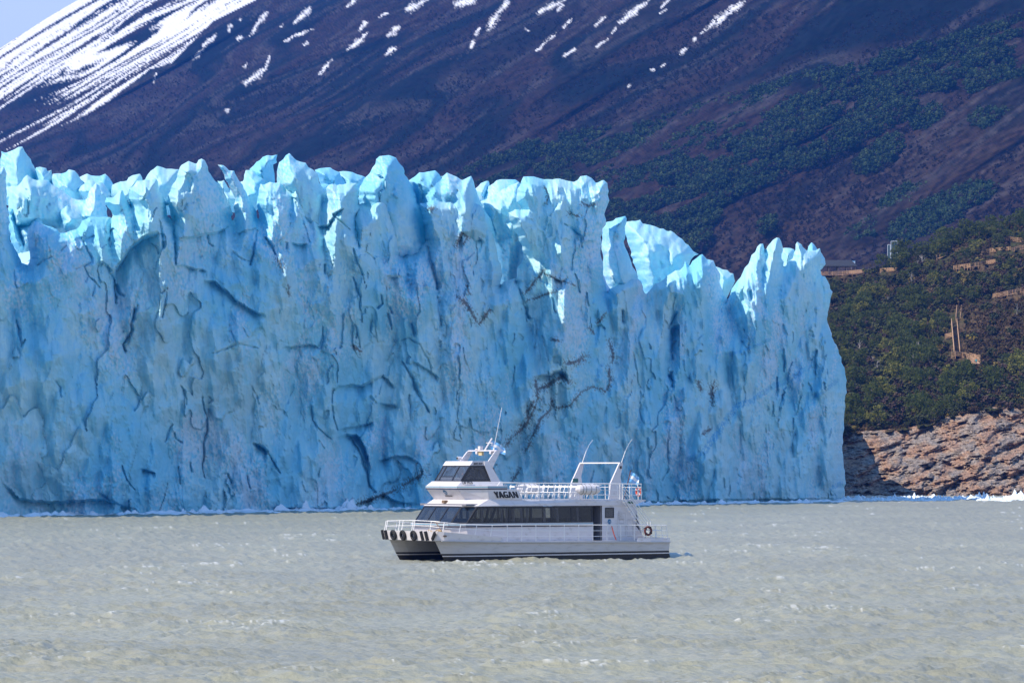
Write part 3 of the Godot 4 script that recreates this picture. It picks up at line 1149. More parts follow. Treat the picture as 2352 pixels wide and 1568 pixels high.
func hulls() -> void:
	var st := [0.0, 0.25, 0.7, 1.4, 2.4, 4.0, 7.0, 11.0, 14.6, 15.25]
	var hw := [0.03, 0.14, 0.30, 0.46, 0.58, 0.68, 0.70, 0.70, 0.70, 0.70]
	for side in [1.0, -1.0]:
		var bands := [[-0.7, 0.215, M.black, "hull_bottom"], [0.215, 0.275, M.white, "stripe"], [0.275, 0.385, M.black, "stripe"], [0.385, 1.02, M.hull, "hull_side"]]
		var h := Node3D.new()
		h.name = "hull"
		boat.add_child(h, true)
		for b in bands:
			var rings := []
			for k in st.size():
				var ring := []
				for q in [[b[0], -1], [b[1], -1], [b[1], 1], [b[0], 1]]:
					var y: float = q[0]
					var rake: float = -0.66 * (y - 0.28) * (1.0 - smoothstep(0.0, 5.0, st[k]))
					var aft := 0.0
					if k == st.size() - 1:
						aft = 0.12 * absf(y - 0.62) * 2.0
					var flare: float = hw[k] * (0.86 + 0.14 * clampf(y, 0.0, 1.0)) if y > 0.0 else hw[k] * 0.8
					var sheer: float = 0.14 * (1.0 - smoothstep(-0.5, 6.0, st[k])) if y > 0.9 else 0.0
					ring.append(v3(st[k] + rake + aft, y + sheer, side * 2.5 + q[1] * flare))
				rings.append(ring)
			var s := Solid.new()
			s.loft(rings)
			put(b[3], s, b[2], h)
	# the bridge between the hulls and the deck plate
	var s := Solid.new()
	s.loft([[v3(-0.55, 1.10, -3.0), v3(-0.55, 1.20, -3.0), v3(-0.55, 1.20, 3.0), v3(-0.55, 1.10, 3.0)], [v3(3.7, 0.93, -3.2), v3(3.7, 1.03, -3.2), v3(3.7, 1.03, 3.2), v3(3.7, 0.93, 3.2)], [v3(15.2, 0.88, -3.2), v3(15.2, 0.96, -3.2), v3(15.2, 0.96, 3.2), v3(15.2, 0.88, 3.2)]])
	put("deck", s, M.deck, boat)
	# rubbing strake along the deck edge
	for side in [1.0, -1.0]:
		var r := Solid.new()
		r.loft([[v3(-0.5, 1.10, side * 3.22), v3(-0.5, 1.15, side * 3.22), v3(-0.5, 1.15, side * 3.29), v3(-0.5, 1.10, side * 3.29)], [v3(3.7, 0.99, side * 3.22), v3(3.7, 1.04, side * 3.22), v3(3.7, 1.04, side * 3.30), v3(3.7, 0.99, side * 3.30)], [v3(15.35, 0.87, side * 3.22), v3(15.35, 0.92, side * 3.22), v3(15.35, 0.92, side * 3.30), v3(15.35, 0.87, side * 3.30)]])
		put("rubbing_strake", r, M.hull, boat)

func main_deck() -> void:
	# bow bulwark: square across the bow, round at the corners, falling aft
	var plan := [[3.45, -3.24, 1.27, 1.0], [2.2, -3.24, 1.40, 1.07], [0.6, -3.23, 1.55, 1.12], [-0.3, -3.20, 1.63, 1.14], [-0.62, -3.0, 1.65, 1.14], [-0.78, -2.5, 1.65, 1.13], [-0.85, -1.2, 1.66, 1.13], [-0.87, 0.0, 1.66, 1.13], [-0.85, 1.2, 1.66, 1.13], [-0.78, 2.5, 1.65, 1.13], [-0.62, 3.0, 1.65, 1.14], [-0.3, 3.20, 1.63, 1.14], [0.6, 3.23, 1.55, 1.12], [2.2, 3.24, 1.40, 1.07], [3.45, 3.24, 1.27, 1.0]]
	var rings := []
	for q in plan:
		var inward := Vector3(1.5, 0, 0) if absf(q[1]) < 2.9 else Vector3(0, 0, -signf(q[1])) if q[0] > -0.2 else Vector3(0.7, 0, -0.7 * signf(q[1]))
		var d: Vector3 = inward.normalized() * 0.07
		var lean: float = 0.10 * (q[2] - q[3]) / 0.5
		var out: Vector3 = -inward.normalized() * lean
		rings.append([v3(q[0], q[3], q[1]), v3(q[0], q[2], q[1]) + out, v3(q[0], q[2], q[1]) + d + out, v3(q[0], q[3], q[1]) + d])
	var s := Solid.new()
	s.loft(rings)
	put("bow_bulwark", s, M.white, boat)
	# slanted end of the bulwark and the low one at the stern
	for side in [1.0, -1.0]:
		var e := Solid.new()
		e.plate([v3(3.46, 1.0, side * 3.2), v3(3.46, 1.27, side * 3.2), v3(3.55, 1.26, side * 3.2), v3(3.85, 1.0, side * 3.2)], 0.06)
		put("bulwark_end", e, M.white, boat)
		var f := Solid.new()
		f.plate([v3(12.9, 0.93, side * 3.2), v3(13.05, 1.15, side * 3.2), v3(15.28, 1.14, side * 3.2), v3(15.30, 0.90, side * 3.2)], 0.10)
		put("stern_bulwark", f, M.white, boat)
		var o := Solid.new()
		o.plate([v3(14.85, 1.02, side * 3.255), v3(14.9, 1.08, side * 3.255), v3(15.08, 1.08, side * 3.255), v3(15.08, 1.02, side * 3.255)], 0.012)
		put("fairlead", o, M.metal, boat)
		var q := Solid.new()
		var ring := []
		for k in 10:
			ring.append(v3(-0.32 + 0.13 * cos(TAU * k / 10.0), 1.40 + 0.055 * sin(TAU * k / 10.0), side * 3.30))
		q.plate(ring, 0.03)
		put("fairlead", q, M.wood, boat)
	var tr := Solid.new()
	tr.plate([v3(15.25, 0.9, -3.2), v3(15.25, 1.14, -3.2), v3(15.25, 1.14, 3.2), v3(15.25, 0.9, 3.2)], 0.08)
	put("stern_bulwark", tr, M.white, boat)
	# bow pulpit
	var top := [v3(0.95, 2.05, 3.14), v3(0.0, 2.14, 3.10), v3(-0.45, 2.19, 2.95), v3(-0.7, 2.23, 2.5), v3(-0.78, 2.26, 0.8), v3(-0.78, 2.23, -0.8), v3(-0.7, 2.19, -2.4), v3(-0.3, 2.15, -3.0), v3(0.4, 2.11, -3.1), v3(1.9, 2.03, -3.14)]
	boat_rail(boat, top, 0.026)
	var midr := []
	for p in top:
		midr.append(p + v3(-0.06, -0.29, 0))
	boat_rail(boat, midr, 0.018)
	for q in [[-0.78, 2.26, 0.82, 1.66], [-0.78, 2.26, 0.64, 1.66], [-0.78, 2.24, -0.46, 1.66], [-0.78, 2.24, -0.82, 1.66], [-0.72, 2.19, -2.3, 1.65], [-0.7, 2.19, -2.5, 1.65], [-0.66, 2.22, 2.4, 1.65], [-0.2, 2.16, 3.05, 1.64], [0.4, 2.1, -3.1, 1.56], [-0.3, 2.15, -3.0, 1.62]]:
		boat_post(boat, v3(q[0], q[1], q[2]), v3(q[0] - 0.10, q[3], q[2]), 0.026)
	# side rails
	for side in [1.0, -1.0]:
		var p: float = side * 3.15
		var line := [v3(0.9, 2.05, p), v3(2.9, 1.99, p), v3(4.0, 2.0, p), v3(9.9, 1.94, p), v3(15.1, 1.88, p)]
		boat_rail(boat, line, 0.026)
		boat_rail(boat, [v3(0.9, 1.80, p), v3(2.9, 1.70, p), v3(4.0, 1.66, p), v3(9.9, 1.61, p), v3(15.12, 1.56, p)], 0.016)
		boat_rail(boat, [v3(3.0, 1.42, p), v3(4.0, 1.34, p), v3(9.9, 1.28, p), v3(15.15, 1.30, p)], 0.016)
		for q in [[0.83, 2.05, 1.54], [1.91, 2.02, 1.44], [2.95, 1.99, 1.33]]:
			boat_post(boat, v3(q[0], q[1], p), v3(q[0] - 0.12, q[2], p))
		for q in [3.96, 4.95, 5.92, 6.89, 7.88, 8.89, 9.88, 10.87, 11.85, 12.82]:
			boat_post(boat, v3(q, 1.98 - (q - 4.0) * 0.009, p), v3(q, 0.96, p))
		for q in [13.9, 14.35, 14.75, 15.12]:
			boat_post(boat, v3(q, 1.89, p), v3(q + 0.08, 1.14, p))
	boat_rail(boat, [v3(15.1, 1.88, 3.15), v3(15.1, 1.88, -3.15)], 0.026)
	boat_rail(boat, [v3(15.12, 1.56, 3.15), v3(15.12, 1.56, -3.15)], 0.016)
	for k in 5:
		boat_post(boat, v3(15.1, 1.88, 2.0 - k), v3(15.15, 1.14, 2.0 - k))

func mirrored(pts: Array) -> Array:
	var out := []
	for p in pts:
		out.append(Vector3(p.x, p.y, -p.z))
	return out

func lower_cabin() -> void:
	# trunk under the windows: front, chamfered corners, sides
	var low := [[13.9, 2.55], [1.75, 2.55], [1.1, 2.0], [1.1, -2.0], [1.75, -2.55], [13.9, -2.55]]
	var high := [[13.35, 2.55], [1.55, 2.6], [0.80, 2.02], [0.80, -2.02], [1.55, -2.6], [13.35, -2.55]]
	var names := ["side_wall", "corner_wall", "front_wall", "corner_wall", "side_wall"]
	for k in 5:
		if k == 0 or k == 4:
			var z: float = 2.55 if k == 0 else -2.55
			# forward of the door, over the door and abaft of it
			var s := Solid.new()
			s.plate([v3(1.75, 1.0, z), v3(1.55, 1.93, z), v3(10.26, 1.88, z), v3(10.26, 0.95, z)], 0.06)
			put("side_wall", s, M.white, boat)
			var t := Solid.new()
			t.plate([v3(10.86, 0.95, z), v3(10.86, 3.2, z), v3(13.32, 3.2, z), v3(13.32, 1.85, z), v3(13.93, 1.15, z), v3(13.93, 0.95, z)], 0.06)
			put("side_wall", t, M.white, boat)
			var l := Solid.new()
			l.plate([v3(10.26, 3.04, z), v3(10.26, 3.2, z), v3(10.86, 3.2, z), v3(10.86, 3.04, z)], 0.06)
			put("door_lintel", l, M.white, boat)
			var f := Solid.new()
			var d: float = z + signf(z) * 0.035
			f.tube([v3(10.88, 0.99, d), v3(10.88, 3.04, d), v3(10.27, 3.05, d)], 0.03, 4)
			put("door_frame", f, M.frame, boat)
			continue
		var a0 := v3(low[k][0], 1.12, low[k][1])
		var a1 := v3(low[k + 1][0], 1.12, low[k + 1][1])
		var b1 := v3(high[k + 1][0], 1.93, high[k + 1][1])
		var b0 := v3(high[k][0], 1.93, high[k][1])
		var s := Solid.new()
		s.plate([a0, a1, b1, b0], 0.06)
		put(names[k], s, M.white, boat)
	# sill band round the cabin: black below, white, teal stripe
	var ring := [[10.26, 2.60], [1.50, 2.64], [0.72, 2.05], [0.72, -2.05], [1.50, -2.64], [10.26, -2.60]]
	for b in [[1.875, 1.95, M.navy, "sill_stripe", 0.0], [1.95, 1.985, M.white, "sill", 0.01], [1.985, 2.04, M.teal, "sill_stripe", 0.012], [2.04, 2.075, M.white, "sill", 0.015]]:
		var s := Solid.new()
		for k in 5:
			var p0 := v3(ring[k][0], 0, ring[k][1])
			var p1 := v3(ring[k + 1][0], 0, ring[k + 1][1])
			var c := (p0 + p1) * 0.5
			var n := (p1 - p0).cross(Vector3.UP).normalized()
			if n.dot(c - v3(6, 0, 0)) < 0.0:
				n = -n
			var o: Vector3 = n * (b[4] + 0.02)
			var i: Vector3 = -n * 0.05
			var y0: float = b[0]
			var y1: float = b[1]
			s.loft([[p0 + o + v3(0, y0, 0), p0 + o + v3(0, y1, 0), p0 + i + v3(0, y1, 0), p0 + i + v3(0, y0, 0)], [p1 + o + v3(0, y0, 0), p1 + o + v3(0, y1, 0), p1 + i + v3(0, y1, 0), p1 + i + v3(0, y0, 0)]])
		put(b[3], s, b[2], boat)
	# front windows: three across, one in each chamfer
	var bp := [-2.0, -0.66, 0.68, 2.0]
	for k in 3:
		window(boat, v3(0.86, 2.08, bp[k]), v3(0.86, 2.08, bp[k + 1]), v3(1.58, 3.03, bp[k + 1]), v3(1.58, 3.03, bp[k]), 0.06, M.frame, M.glass)
	for side in [1.0, -1.0]:
		window(boat, v3(0.86, 2.08, side * 2.0), v3(1.60, 2.08, side * 2.6), v3(2.30, 3.03, side * 2.6), v3(1.58, 3.03, side * 2.0), 0.06, M.frame, M.glass)
		# side windows with raked pillars
		var z: float = side * 2.6
		var lo := [1.62, 2.85, 3.15, 4.47, 5.95, 7.38, 8.80, 10.24]
		var hi := [2.32, 3.05, 3.55, 4.47, 5.92, 7.34, 8.76, 10.20]
		for k in 7:
			window(boat, v3(lo[k], 2.08, z), v3(lo[k + 1], 2.075 - 0.006 * k, z), v3(hi[k + 1], 3.03, z), v3(hi[k], 3.03, z), 0.075, M.frame, M.glass)
		# curtains gathered behind the panes
		for a in [2.62, 3.25, 3.95, 4.3, 4.75, 5.3, 5.7, 6.9, 7.8, 9.2]:
			var s := Solid.new()
			s.plate([v3(a, 2.1, z - side * 0.12), v3(a + 0.16, 2.1, z - side * 0.14), v3(a + 0.13, 3.0, z - side * 0.14), v3(a - 0.02, 3.0, z - side * 0.12)], 0.03)
			put("curtain", s, M.curtain, boat)
	# inside: floor is the deck; ceiling, after bulkhead, seat rows, door recess
	var c := Solid.new()
	c.box(v3(7.4, 3.14, 0), v3(11.6, 0.10, 5.0))
	put("ceiling", c, M.inside, boat)
	var b := Solid.new()
	b.plate([v3(13.3, 3.1, -2.5), v3(13.3, 3.1, 2.5), v3(13.9, 1.0, 2.5), v3(13.9, 1.0, -2.5)], 0.06)
	put("after_bulkhead", b, M.white, boat)
	var b2 := Solid.new()
	b2.plate([v3(10.9, 3.08, -2.4), v3(10.9, 3.08, 2.4), v3(10.9, 1.0, 2.4), v3(10.9, 1.0, -2.4)], 0.05)
	put("inner_bulkhead", b2, M.inside, boat)
	for r in 8:
		for z in [-1.45, 1.45]:
			var s := Solid.new()
			s.box(v3(2.6 + r * 0.95, 1.45, z), v3(0.45, 0.12, 1.5))
			s.plate([v3(2.85 + r * 0.95, 1.4, z - 0.75), v3(2.85 + r * 0.95, 1.4, z + 0.75), v3(3.0 + r * 0.95, 2.3, z + 0.75), v3(3.0 + r * 0.95, 2.3, z - 0.75)], 0.1)
			put("seat_row", s, M.seat, boat)
	# after part of the port side: small window, emblem, louvre, hatches
	window(boat, v3(11.12, 2.33, 2.59), v3(11.74, 2.33, 2.59), v3(11.74, 2.93, 2.59), v3(11.12, 2.93, 2.59), 0.04, M.frame, M.glass)
	var e := Solid.new()
	e.plate(disc(v3(11.43, 2.11, 2.59), 0.12, 0.15), 0.02)
	var em := put("emblem", e, M.logo_blue, boat)
	var em2 := Solid.new()
	em2.tube([v3(11.36, 2.03, 2.605), v3(11.40, 2.16, 2.605), v3(11.43, 2.09, 2.605), v3(11.47, 2.17, 2.605), v3(11.50, 2.03, 2.605)], 0.012, 4)
	put("mark", em2, M.white, em)
	for k in 8:
		var s := Solid.new()
		s.box(v3(12.14 + 0.02 * k, 2.72 - 0.065 * k, 2.6), v3(0.14 + 0.035 * k, 0.025, 0.03))
		put("louvre_slat", s, M.metal, boat)
	for q in [[12.02, 1.25, 0.55, 1.35], [12.12, 2.0, 0.33, 0.22], [12.70, 1.25, 0.40, 0.95]]:
		var s := Solid.new()
		s.tube([v3(q[0], q[1], 2.59), v3(q[0], q[1] + q[3], 2.59), v3(q[0] + q[2], q[1] + q[3], 2.59), v3(q[0] + q[2], q[1], 2.59), v3(q[0], q[1], 2.59)], 0.014, 4)
		put("hatch_frame", s, M.metal, boat)

func disc(c: Vector3, rx: float, ry: float) -> Array:
	var out := []
	for k in 16:
		out.append(c + Vector3(rx * cos(TAU * k / 16.0), ry * sin(TAU * k / 16.0), 0))
	return out

func upper_works() -> void:
	# roof cove between the window heads and the upper deck, and the flared brow under the wheelhouse
	var r0 := [[13.3, 2.62, 3.05], [2.30, 2.64, 3.05], [1.56, 2.04, 3.05], [1.56, -2.04, 3.05], [2.30, -2.64, 3.05], [13.3, -2.62, 3.05]]
	var r1 := [[13.3, 2.62, 3.40], [3.15, 2.50, 3.44], [2.06, 1.67, 3.44], [2.06, -1.67, 3.44], [3.15, -2.50, 3.44], [13.3, -2.62, 3.40]]
	var r2 := [[5.30, 2.56, 3.46], [3.0, 2.58, 4.05], [1.54, 1.70, 4.05], [1.54, -1.70, 4.05], [3.0, -2.58, 4.05], [5.30, -2.56, 3.46]]
	var names := ["roof_side", "roof_corner", "roof_front", "roof_corner", "roof_side"]
	for k in 5:
		var s := Solid.new()
		s.plate([v3(r0[k][0], r0[k][2], r0[k][1]), v3(r0[k + 1][0], r0[k + 1][2], r0[k + 1][1]), v3(r1[k + 1][0], r1[k + 1][2], r1[k + 1][1]), v3(r1[k][0], r1[k][2], r1[k][1])], 0.05)
		put(names[k], s, M.white, boat)
	# brow: flared lower faces
	for side in [1.0, -1.0]:
		var c := Solid.new()
		c.plate([v3(2.06, 3.44, side * 1.67), v3(3.15, 3.44, side * 2.50), v3(3.0, 4.05, side * 2.58), v3(1.54, 4.05, side * 1.70)], 0.05)
		put("brow_corner", c, M.white, boat)
		var p := Solid.new()
		p.plate([v3(3.15, 3.44, side * 2.50), v3(5.35, 3.42, side * 2.58), v3(5.1, 3.95, side * 2.58), v3(4.3, 4.05, side * 2.58), v3(3.0, 4.05, side * 2.58)], 0.05)
		put("parapet", p, M.white, boat)
	var f := Solid.new()
	f.plate([v3(2.06, 3.44, 1.67), v3(1.54, 4.05, 1.70), v3(1.54, 4.05, -1.70), v3(2.06, 3.44, -1.67)], 0.05)
	put("brow_front", f, M.white, boat)
	# stripes round the knuckle and the coaming above it
	var kn := [[4.3, 2.60], [3.0, 2.60], [1.52, 1.72], [1.52, -1.72], [3.0, -2.60], [4.3, -2.60]]
	for b in [[4.01, 4.085, M.navy, "knuckle_stripe"], [4.085, 4.12, M.white, "knuckle"], [4.12, 4.175, M.teal, "knuckle_stripe"], [4.175, 4.21, M.white, "knuckle"]]:
		var s := Solid.new()
		for k in 5:
			var p0 := v3(kn[k][0], 0, kn[k][1])
			var p1 := v3(kn[k + 1][0], 0, kn[k + 1][1])
			var n := (p1 - p0).cross(Vector3.UP).normalized()
			if n.dot((p0 + p1) * 0.5 - v3(4.5, 0, 0)) < 0.0:
				n = -n
			var o := n * 0.03
			s.loft([[p0 + o + v3(0, b[0], 0), p0 + o + v3(0, b[1], 0), p0 - o + v3(0, b[1], 0), p0 - o + v3(0, b[0], 0)], [p1 + o + v3(0, b[0], 0), p1 + o + v3(0, b[1], 0), p1 - o + v3(0, b[1], 0), p1 - o + v3(0, b[0], 0)]])
		put(b[3], s, b[2], boat)
	var co := [[4.46, 1.78], [1.84, 1.62], [1.84, -1.62], [4.46, -1.78]]
	for k in 3:
		var lo := [[4.3, 2.56], [1.54, 1.70], [1.54, -1.70], [4.3, -2.56]]
		var s := Solid.new()
		if k == 1:
			s.plate([v3(1.54, 4.20, 1.70), v3(1.86, 4.45, 1.60), v3(1.86, 4.45, -1.60), v3(1.54, 4.20, -1.70)], 0.05)
		else:
			var g := 1.0 if k == 0 else -1.0
			s.plate([v3(1.54, 4.20, g * 1.70), v3(1.86, 4.45, g * 1.60), v3(4.46, 4.45, g * 1.85), v3(4.46, 4.20, g * 1.95)], 0.05)
		put("coaming", s, M.white, boat)
	var d := Solid.new()
	d.plate([v3(1.56, 4.12, 1.68), v3(3.0, 4.09, 2.56), v3(4.4, 4.09, 2.56), v3(4.4, 4.12, -2.56), v3(3.0, 4.12, -2.56), v3(1.56, 4.12, -1.68)], 0.04)
	put("bridge_floor", d, M.deck, boat)
	# names and numbers
	for q in [-0.022, 0.0, 0.022]:
		lettering(boat, "YAGAN", 0.37, 1.55, Transform3D(Basis(Vector3(1, 0, 0), Vector3(-0.45, 1, 0), Vector3(0, 0, 1)), v3(4.24 + q, 3.71, 2.60 + 0.002 * absf(q) * 50.0)), M.black)
	var side := Basis(Vector3.UP, 0.0)
	var lu := Vector3(2.6, -0.01, 0.2).normalized()
	var lv := Vector3(0.0, 0.25, -0.124).normalized()
	lv = (lv - lu * lu.dot(lv)).normalized()
	lettering(boat, "LW 9926", 0.19, 0.66, Transform3D(Basis(lu, lv, lu.cross(lv)), v3(2.15, 4.36, 1.69) + lu.cross(lv) * 0.11), M.black)
	lettering(boat, "MAT.027", 0.13, 0.60, Transform3D(side, v3(3.02, 5.49, 1.545)), M.black)
	# emblem and name on the flared front
	var tilt := Basis(Vector3(0, 0, 1), Vector3(-0.52, 0.61, 0).normalized(), Vector3(-0.61, -0.52, 0).normalized())
	var lg := Solid.new()
	var ring := []
	for k in 18:
		ring.append(v3(1.70, 3.86, 0.12) + tilt * Vector3(0.17 * cos(TAU * k / 18.0), 0.17 * sin(TAU * k / 18.0), 0.03))
	lg.plate(ring, 0.02)
	var lo2 := put("emblem", lg, M.logo_blue, boat)
	var wv := Solid.new()
	var pts := []
	for q in [[-0.09, -0.10], [-0.05, 0.06], [0.0, -0.03], [0.05, 0.07], [0.10, -0.09]]:
		pts.append(v3(1.70, 3.86, 0.12) + tilt * Vector3(q[0], q[1], 0.045))
	wv.tube(pts, 0.014, 4)
	put("mark", wv, M.white, lo2)
	lettering(boat, "Hielo&Aventura", 0.09, 0.75, Transform3D(tilt, v3(1.86, 3.66, 0.25) + tilt * Vector3(0, 0, 0.03)), M.black, "lettering", true)

func wheelhouse() -> void:
	var bz := [-1.43, -1.01, 0.44, 1.43]
	var tz := [-1.45, -1.05, 0.32, 1.42]
	for k in 3:
		window(boat, v3(1.92, 4.48, bz[k]), v3(1.92, 4.48, bz[k + 1]), v3(2.55, 5.37, tz[k + 1]), v3(2.55, 5.37, tz[k]), 0.045, M.frame, M.clear)
	var bar := Solid.new()
	bar.tube([v3(2.10, 4.75, -0.98), v3(2.10, 4.75, 0.42)], 0.02, 4)
	put("window_bar", bar, M.frame, boat)
	var wp := Solid.new()
	wp.tube([v3(2.50, 5.36, -0.15), v3(2.2, 5.0, -0.45), v3(2.16, 5.05, -0.5)], 0.012, 4)
	wp.tube([v3(2.30, 5.1, -0.62), v3(2.05, 4.78, -0.55)], 0.016, 4)
	put("wiper", wp, M.black, boat)
	for side in [1.0, -1.0]:
		window(boat, v3(1.94, 4.48, side * 1.45), v3(3.84, 4.46, side * 1.60), v3(3.42, 5.38, side * 1.56), v3(2.53, 5.37, side * 1.46), 0.10, M.frame, M.glass)
		var w := Solid.new()
		w.plate([v3(3.84, 4.46, side * 1.61), v3(3.42, 5.38, side * 1.57), v3(3.42, 5.62, side * 1.54), v3(3.68, 5.62, side * 1.54), v3(3.96, 5.22, side * 1.58), v3(4.48, 4.42, side * 1.64)], 0.06)
		put("wheelhouse_wall", w, M.white, boat)
		var arch := Solid.new()
		arch.plate([v3(3.68, 5.60, side * 1.53), v3(4.17, 6.17, side * 1.5), v3(4.32, 6.24, side * 1.5), v3(4.52, 6.26, side * 1.5), v3(4.53, 6.18, side * 1.5), v3(3.97, 5.24, side * 1.56)], 0.10)
		put("mast_arch_leg", arch, M.white, boat)
	var beam := Solid.new()
	beam.loft([[v3(4.22, 6.21, -1.52), v3(4.28, 6.27, -1.52), v3(4.54, 6.27, -1.52), v3(4.50, 6.21, -1.52)], [v3(4.22, 6.21, 1.52), v3(4.28, 6.27, 1.52), v3(4.54, 6.27, 1.52), v3(4.50, 6.21, 1.52)]])
	put("mast_arch_beam", beam, M.white, boat)
	# roof
	var r := Solid.new()
	r.loft([[v3(2.50, 5.38, -1.47), v3(2.70, 5.63, -1.47), v3(3.95, 5.63, -1.53), v3(3.95, 5.38, -1.53)], [v3(2.50, 5.38, 1.47), v3(2.70, 5.63, 1.47), v3(3.95, 5.63, 1.53), v3(3.95, 5.38, 1.53)]])
	put("wheelhouse_roof", r, M.white, boat)
	var bk := Solid.new()
	bk.plate([v3(3.97, 5.4, -1.55), v3(3.97, 5.4, 1.55), v3(4.42, 4.42, 1.6), v3(4.42, 4.42, -1.6)], 0.05)
	put("wheelhouse_back", bk, M.inside, boat)
	var con := Solid.new()
	con.box(v3(2.35, 4.52, 0), v3(0.55, 0.35, 2.6))
	put("console", con, M.inside, boat)
	# searchlight on the roof, mast, antenna, horns
	var sl := Solid.new()
	sl.tube([v3(2.85, 5.62, -0.2), v3(2.85, 5.72, -0.2)], 0.05, 8)
	sl.tube([v3(2.70, 5.80, -0.2), v3(2.95, 5.80, -0.2)], 0.10, 10)
	put("searchlight", sl, M.white, boat)
	var lens := Solid.new()
	lens.tube([v3(2.69, 5.80, -0.2), v3(2.68, 5.80, -0.2)], 0.075, 10)
	put("searchlight_lens", lens, M.black, boat)
	var ms := Solid.new()
	ms.tube([v3(4.45, 6.25, 0.0), v3(4.95, 6.95, 0.0)], 0.05, 6)
	ms.tube([v3(4.78, 6.68, -0.35), v3(4.78, 6.68, 0.35)], 0.03, 5)
	put("mast", ms, M.white, boat)
	var an := Solid.new()
	an.tube([v3(4.5, 6.25, 0.85), v3(4.55, 6.4, 0.85)], 0.035, 6)
	an.tube([v3(4.52, 6.3, 0.85), v3(5.08, 8.72, 0.85)], 0.014, 5)
	put("antenna", an, M.rail, boat)
	var yb := Solid.new()
	yb.box(v3(4.38, 6.08, -0.28), v3(0.14, 0.24, 0.34))
	put("lamp_box", yb, M.cream, boat)
	for z in [-0.55, 0.95]:
		var h := Solid.new()
		h.tube([v3(4.20, 6.12, z), v3(4.5, 6.12, z)], 0.09, 8)
		put("horn", h, M.white, boat)
	var cam := Solid.new()
	cam.tube([v3(4.35, 6.27, -0.6), v3(4.35, 6.36, -0.6)], 0.16, 8)
	cam.box(v3(4.35, 6.40, -0.3), v3(0.2, 0.2, 0.25))
	put("radar_box", cam, M.white, boat)
	# dark box on the sloping roof below the brow
	var bx := Solid.new()
	bx.box(v3(1.72, 3.30, 0.0), v3(0.22, 0.17, 0.30))
	put("junction_box", bx, M.wood, boat)

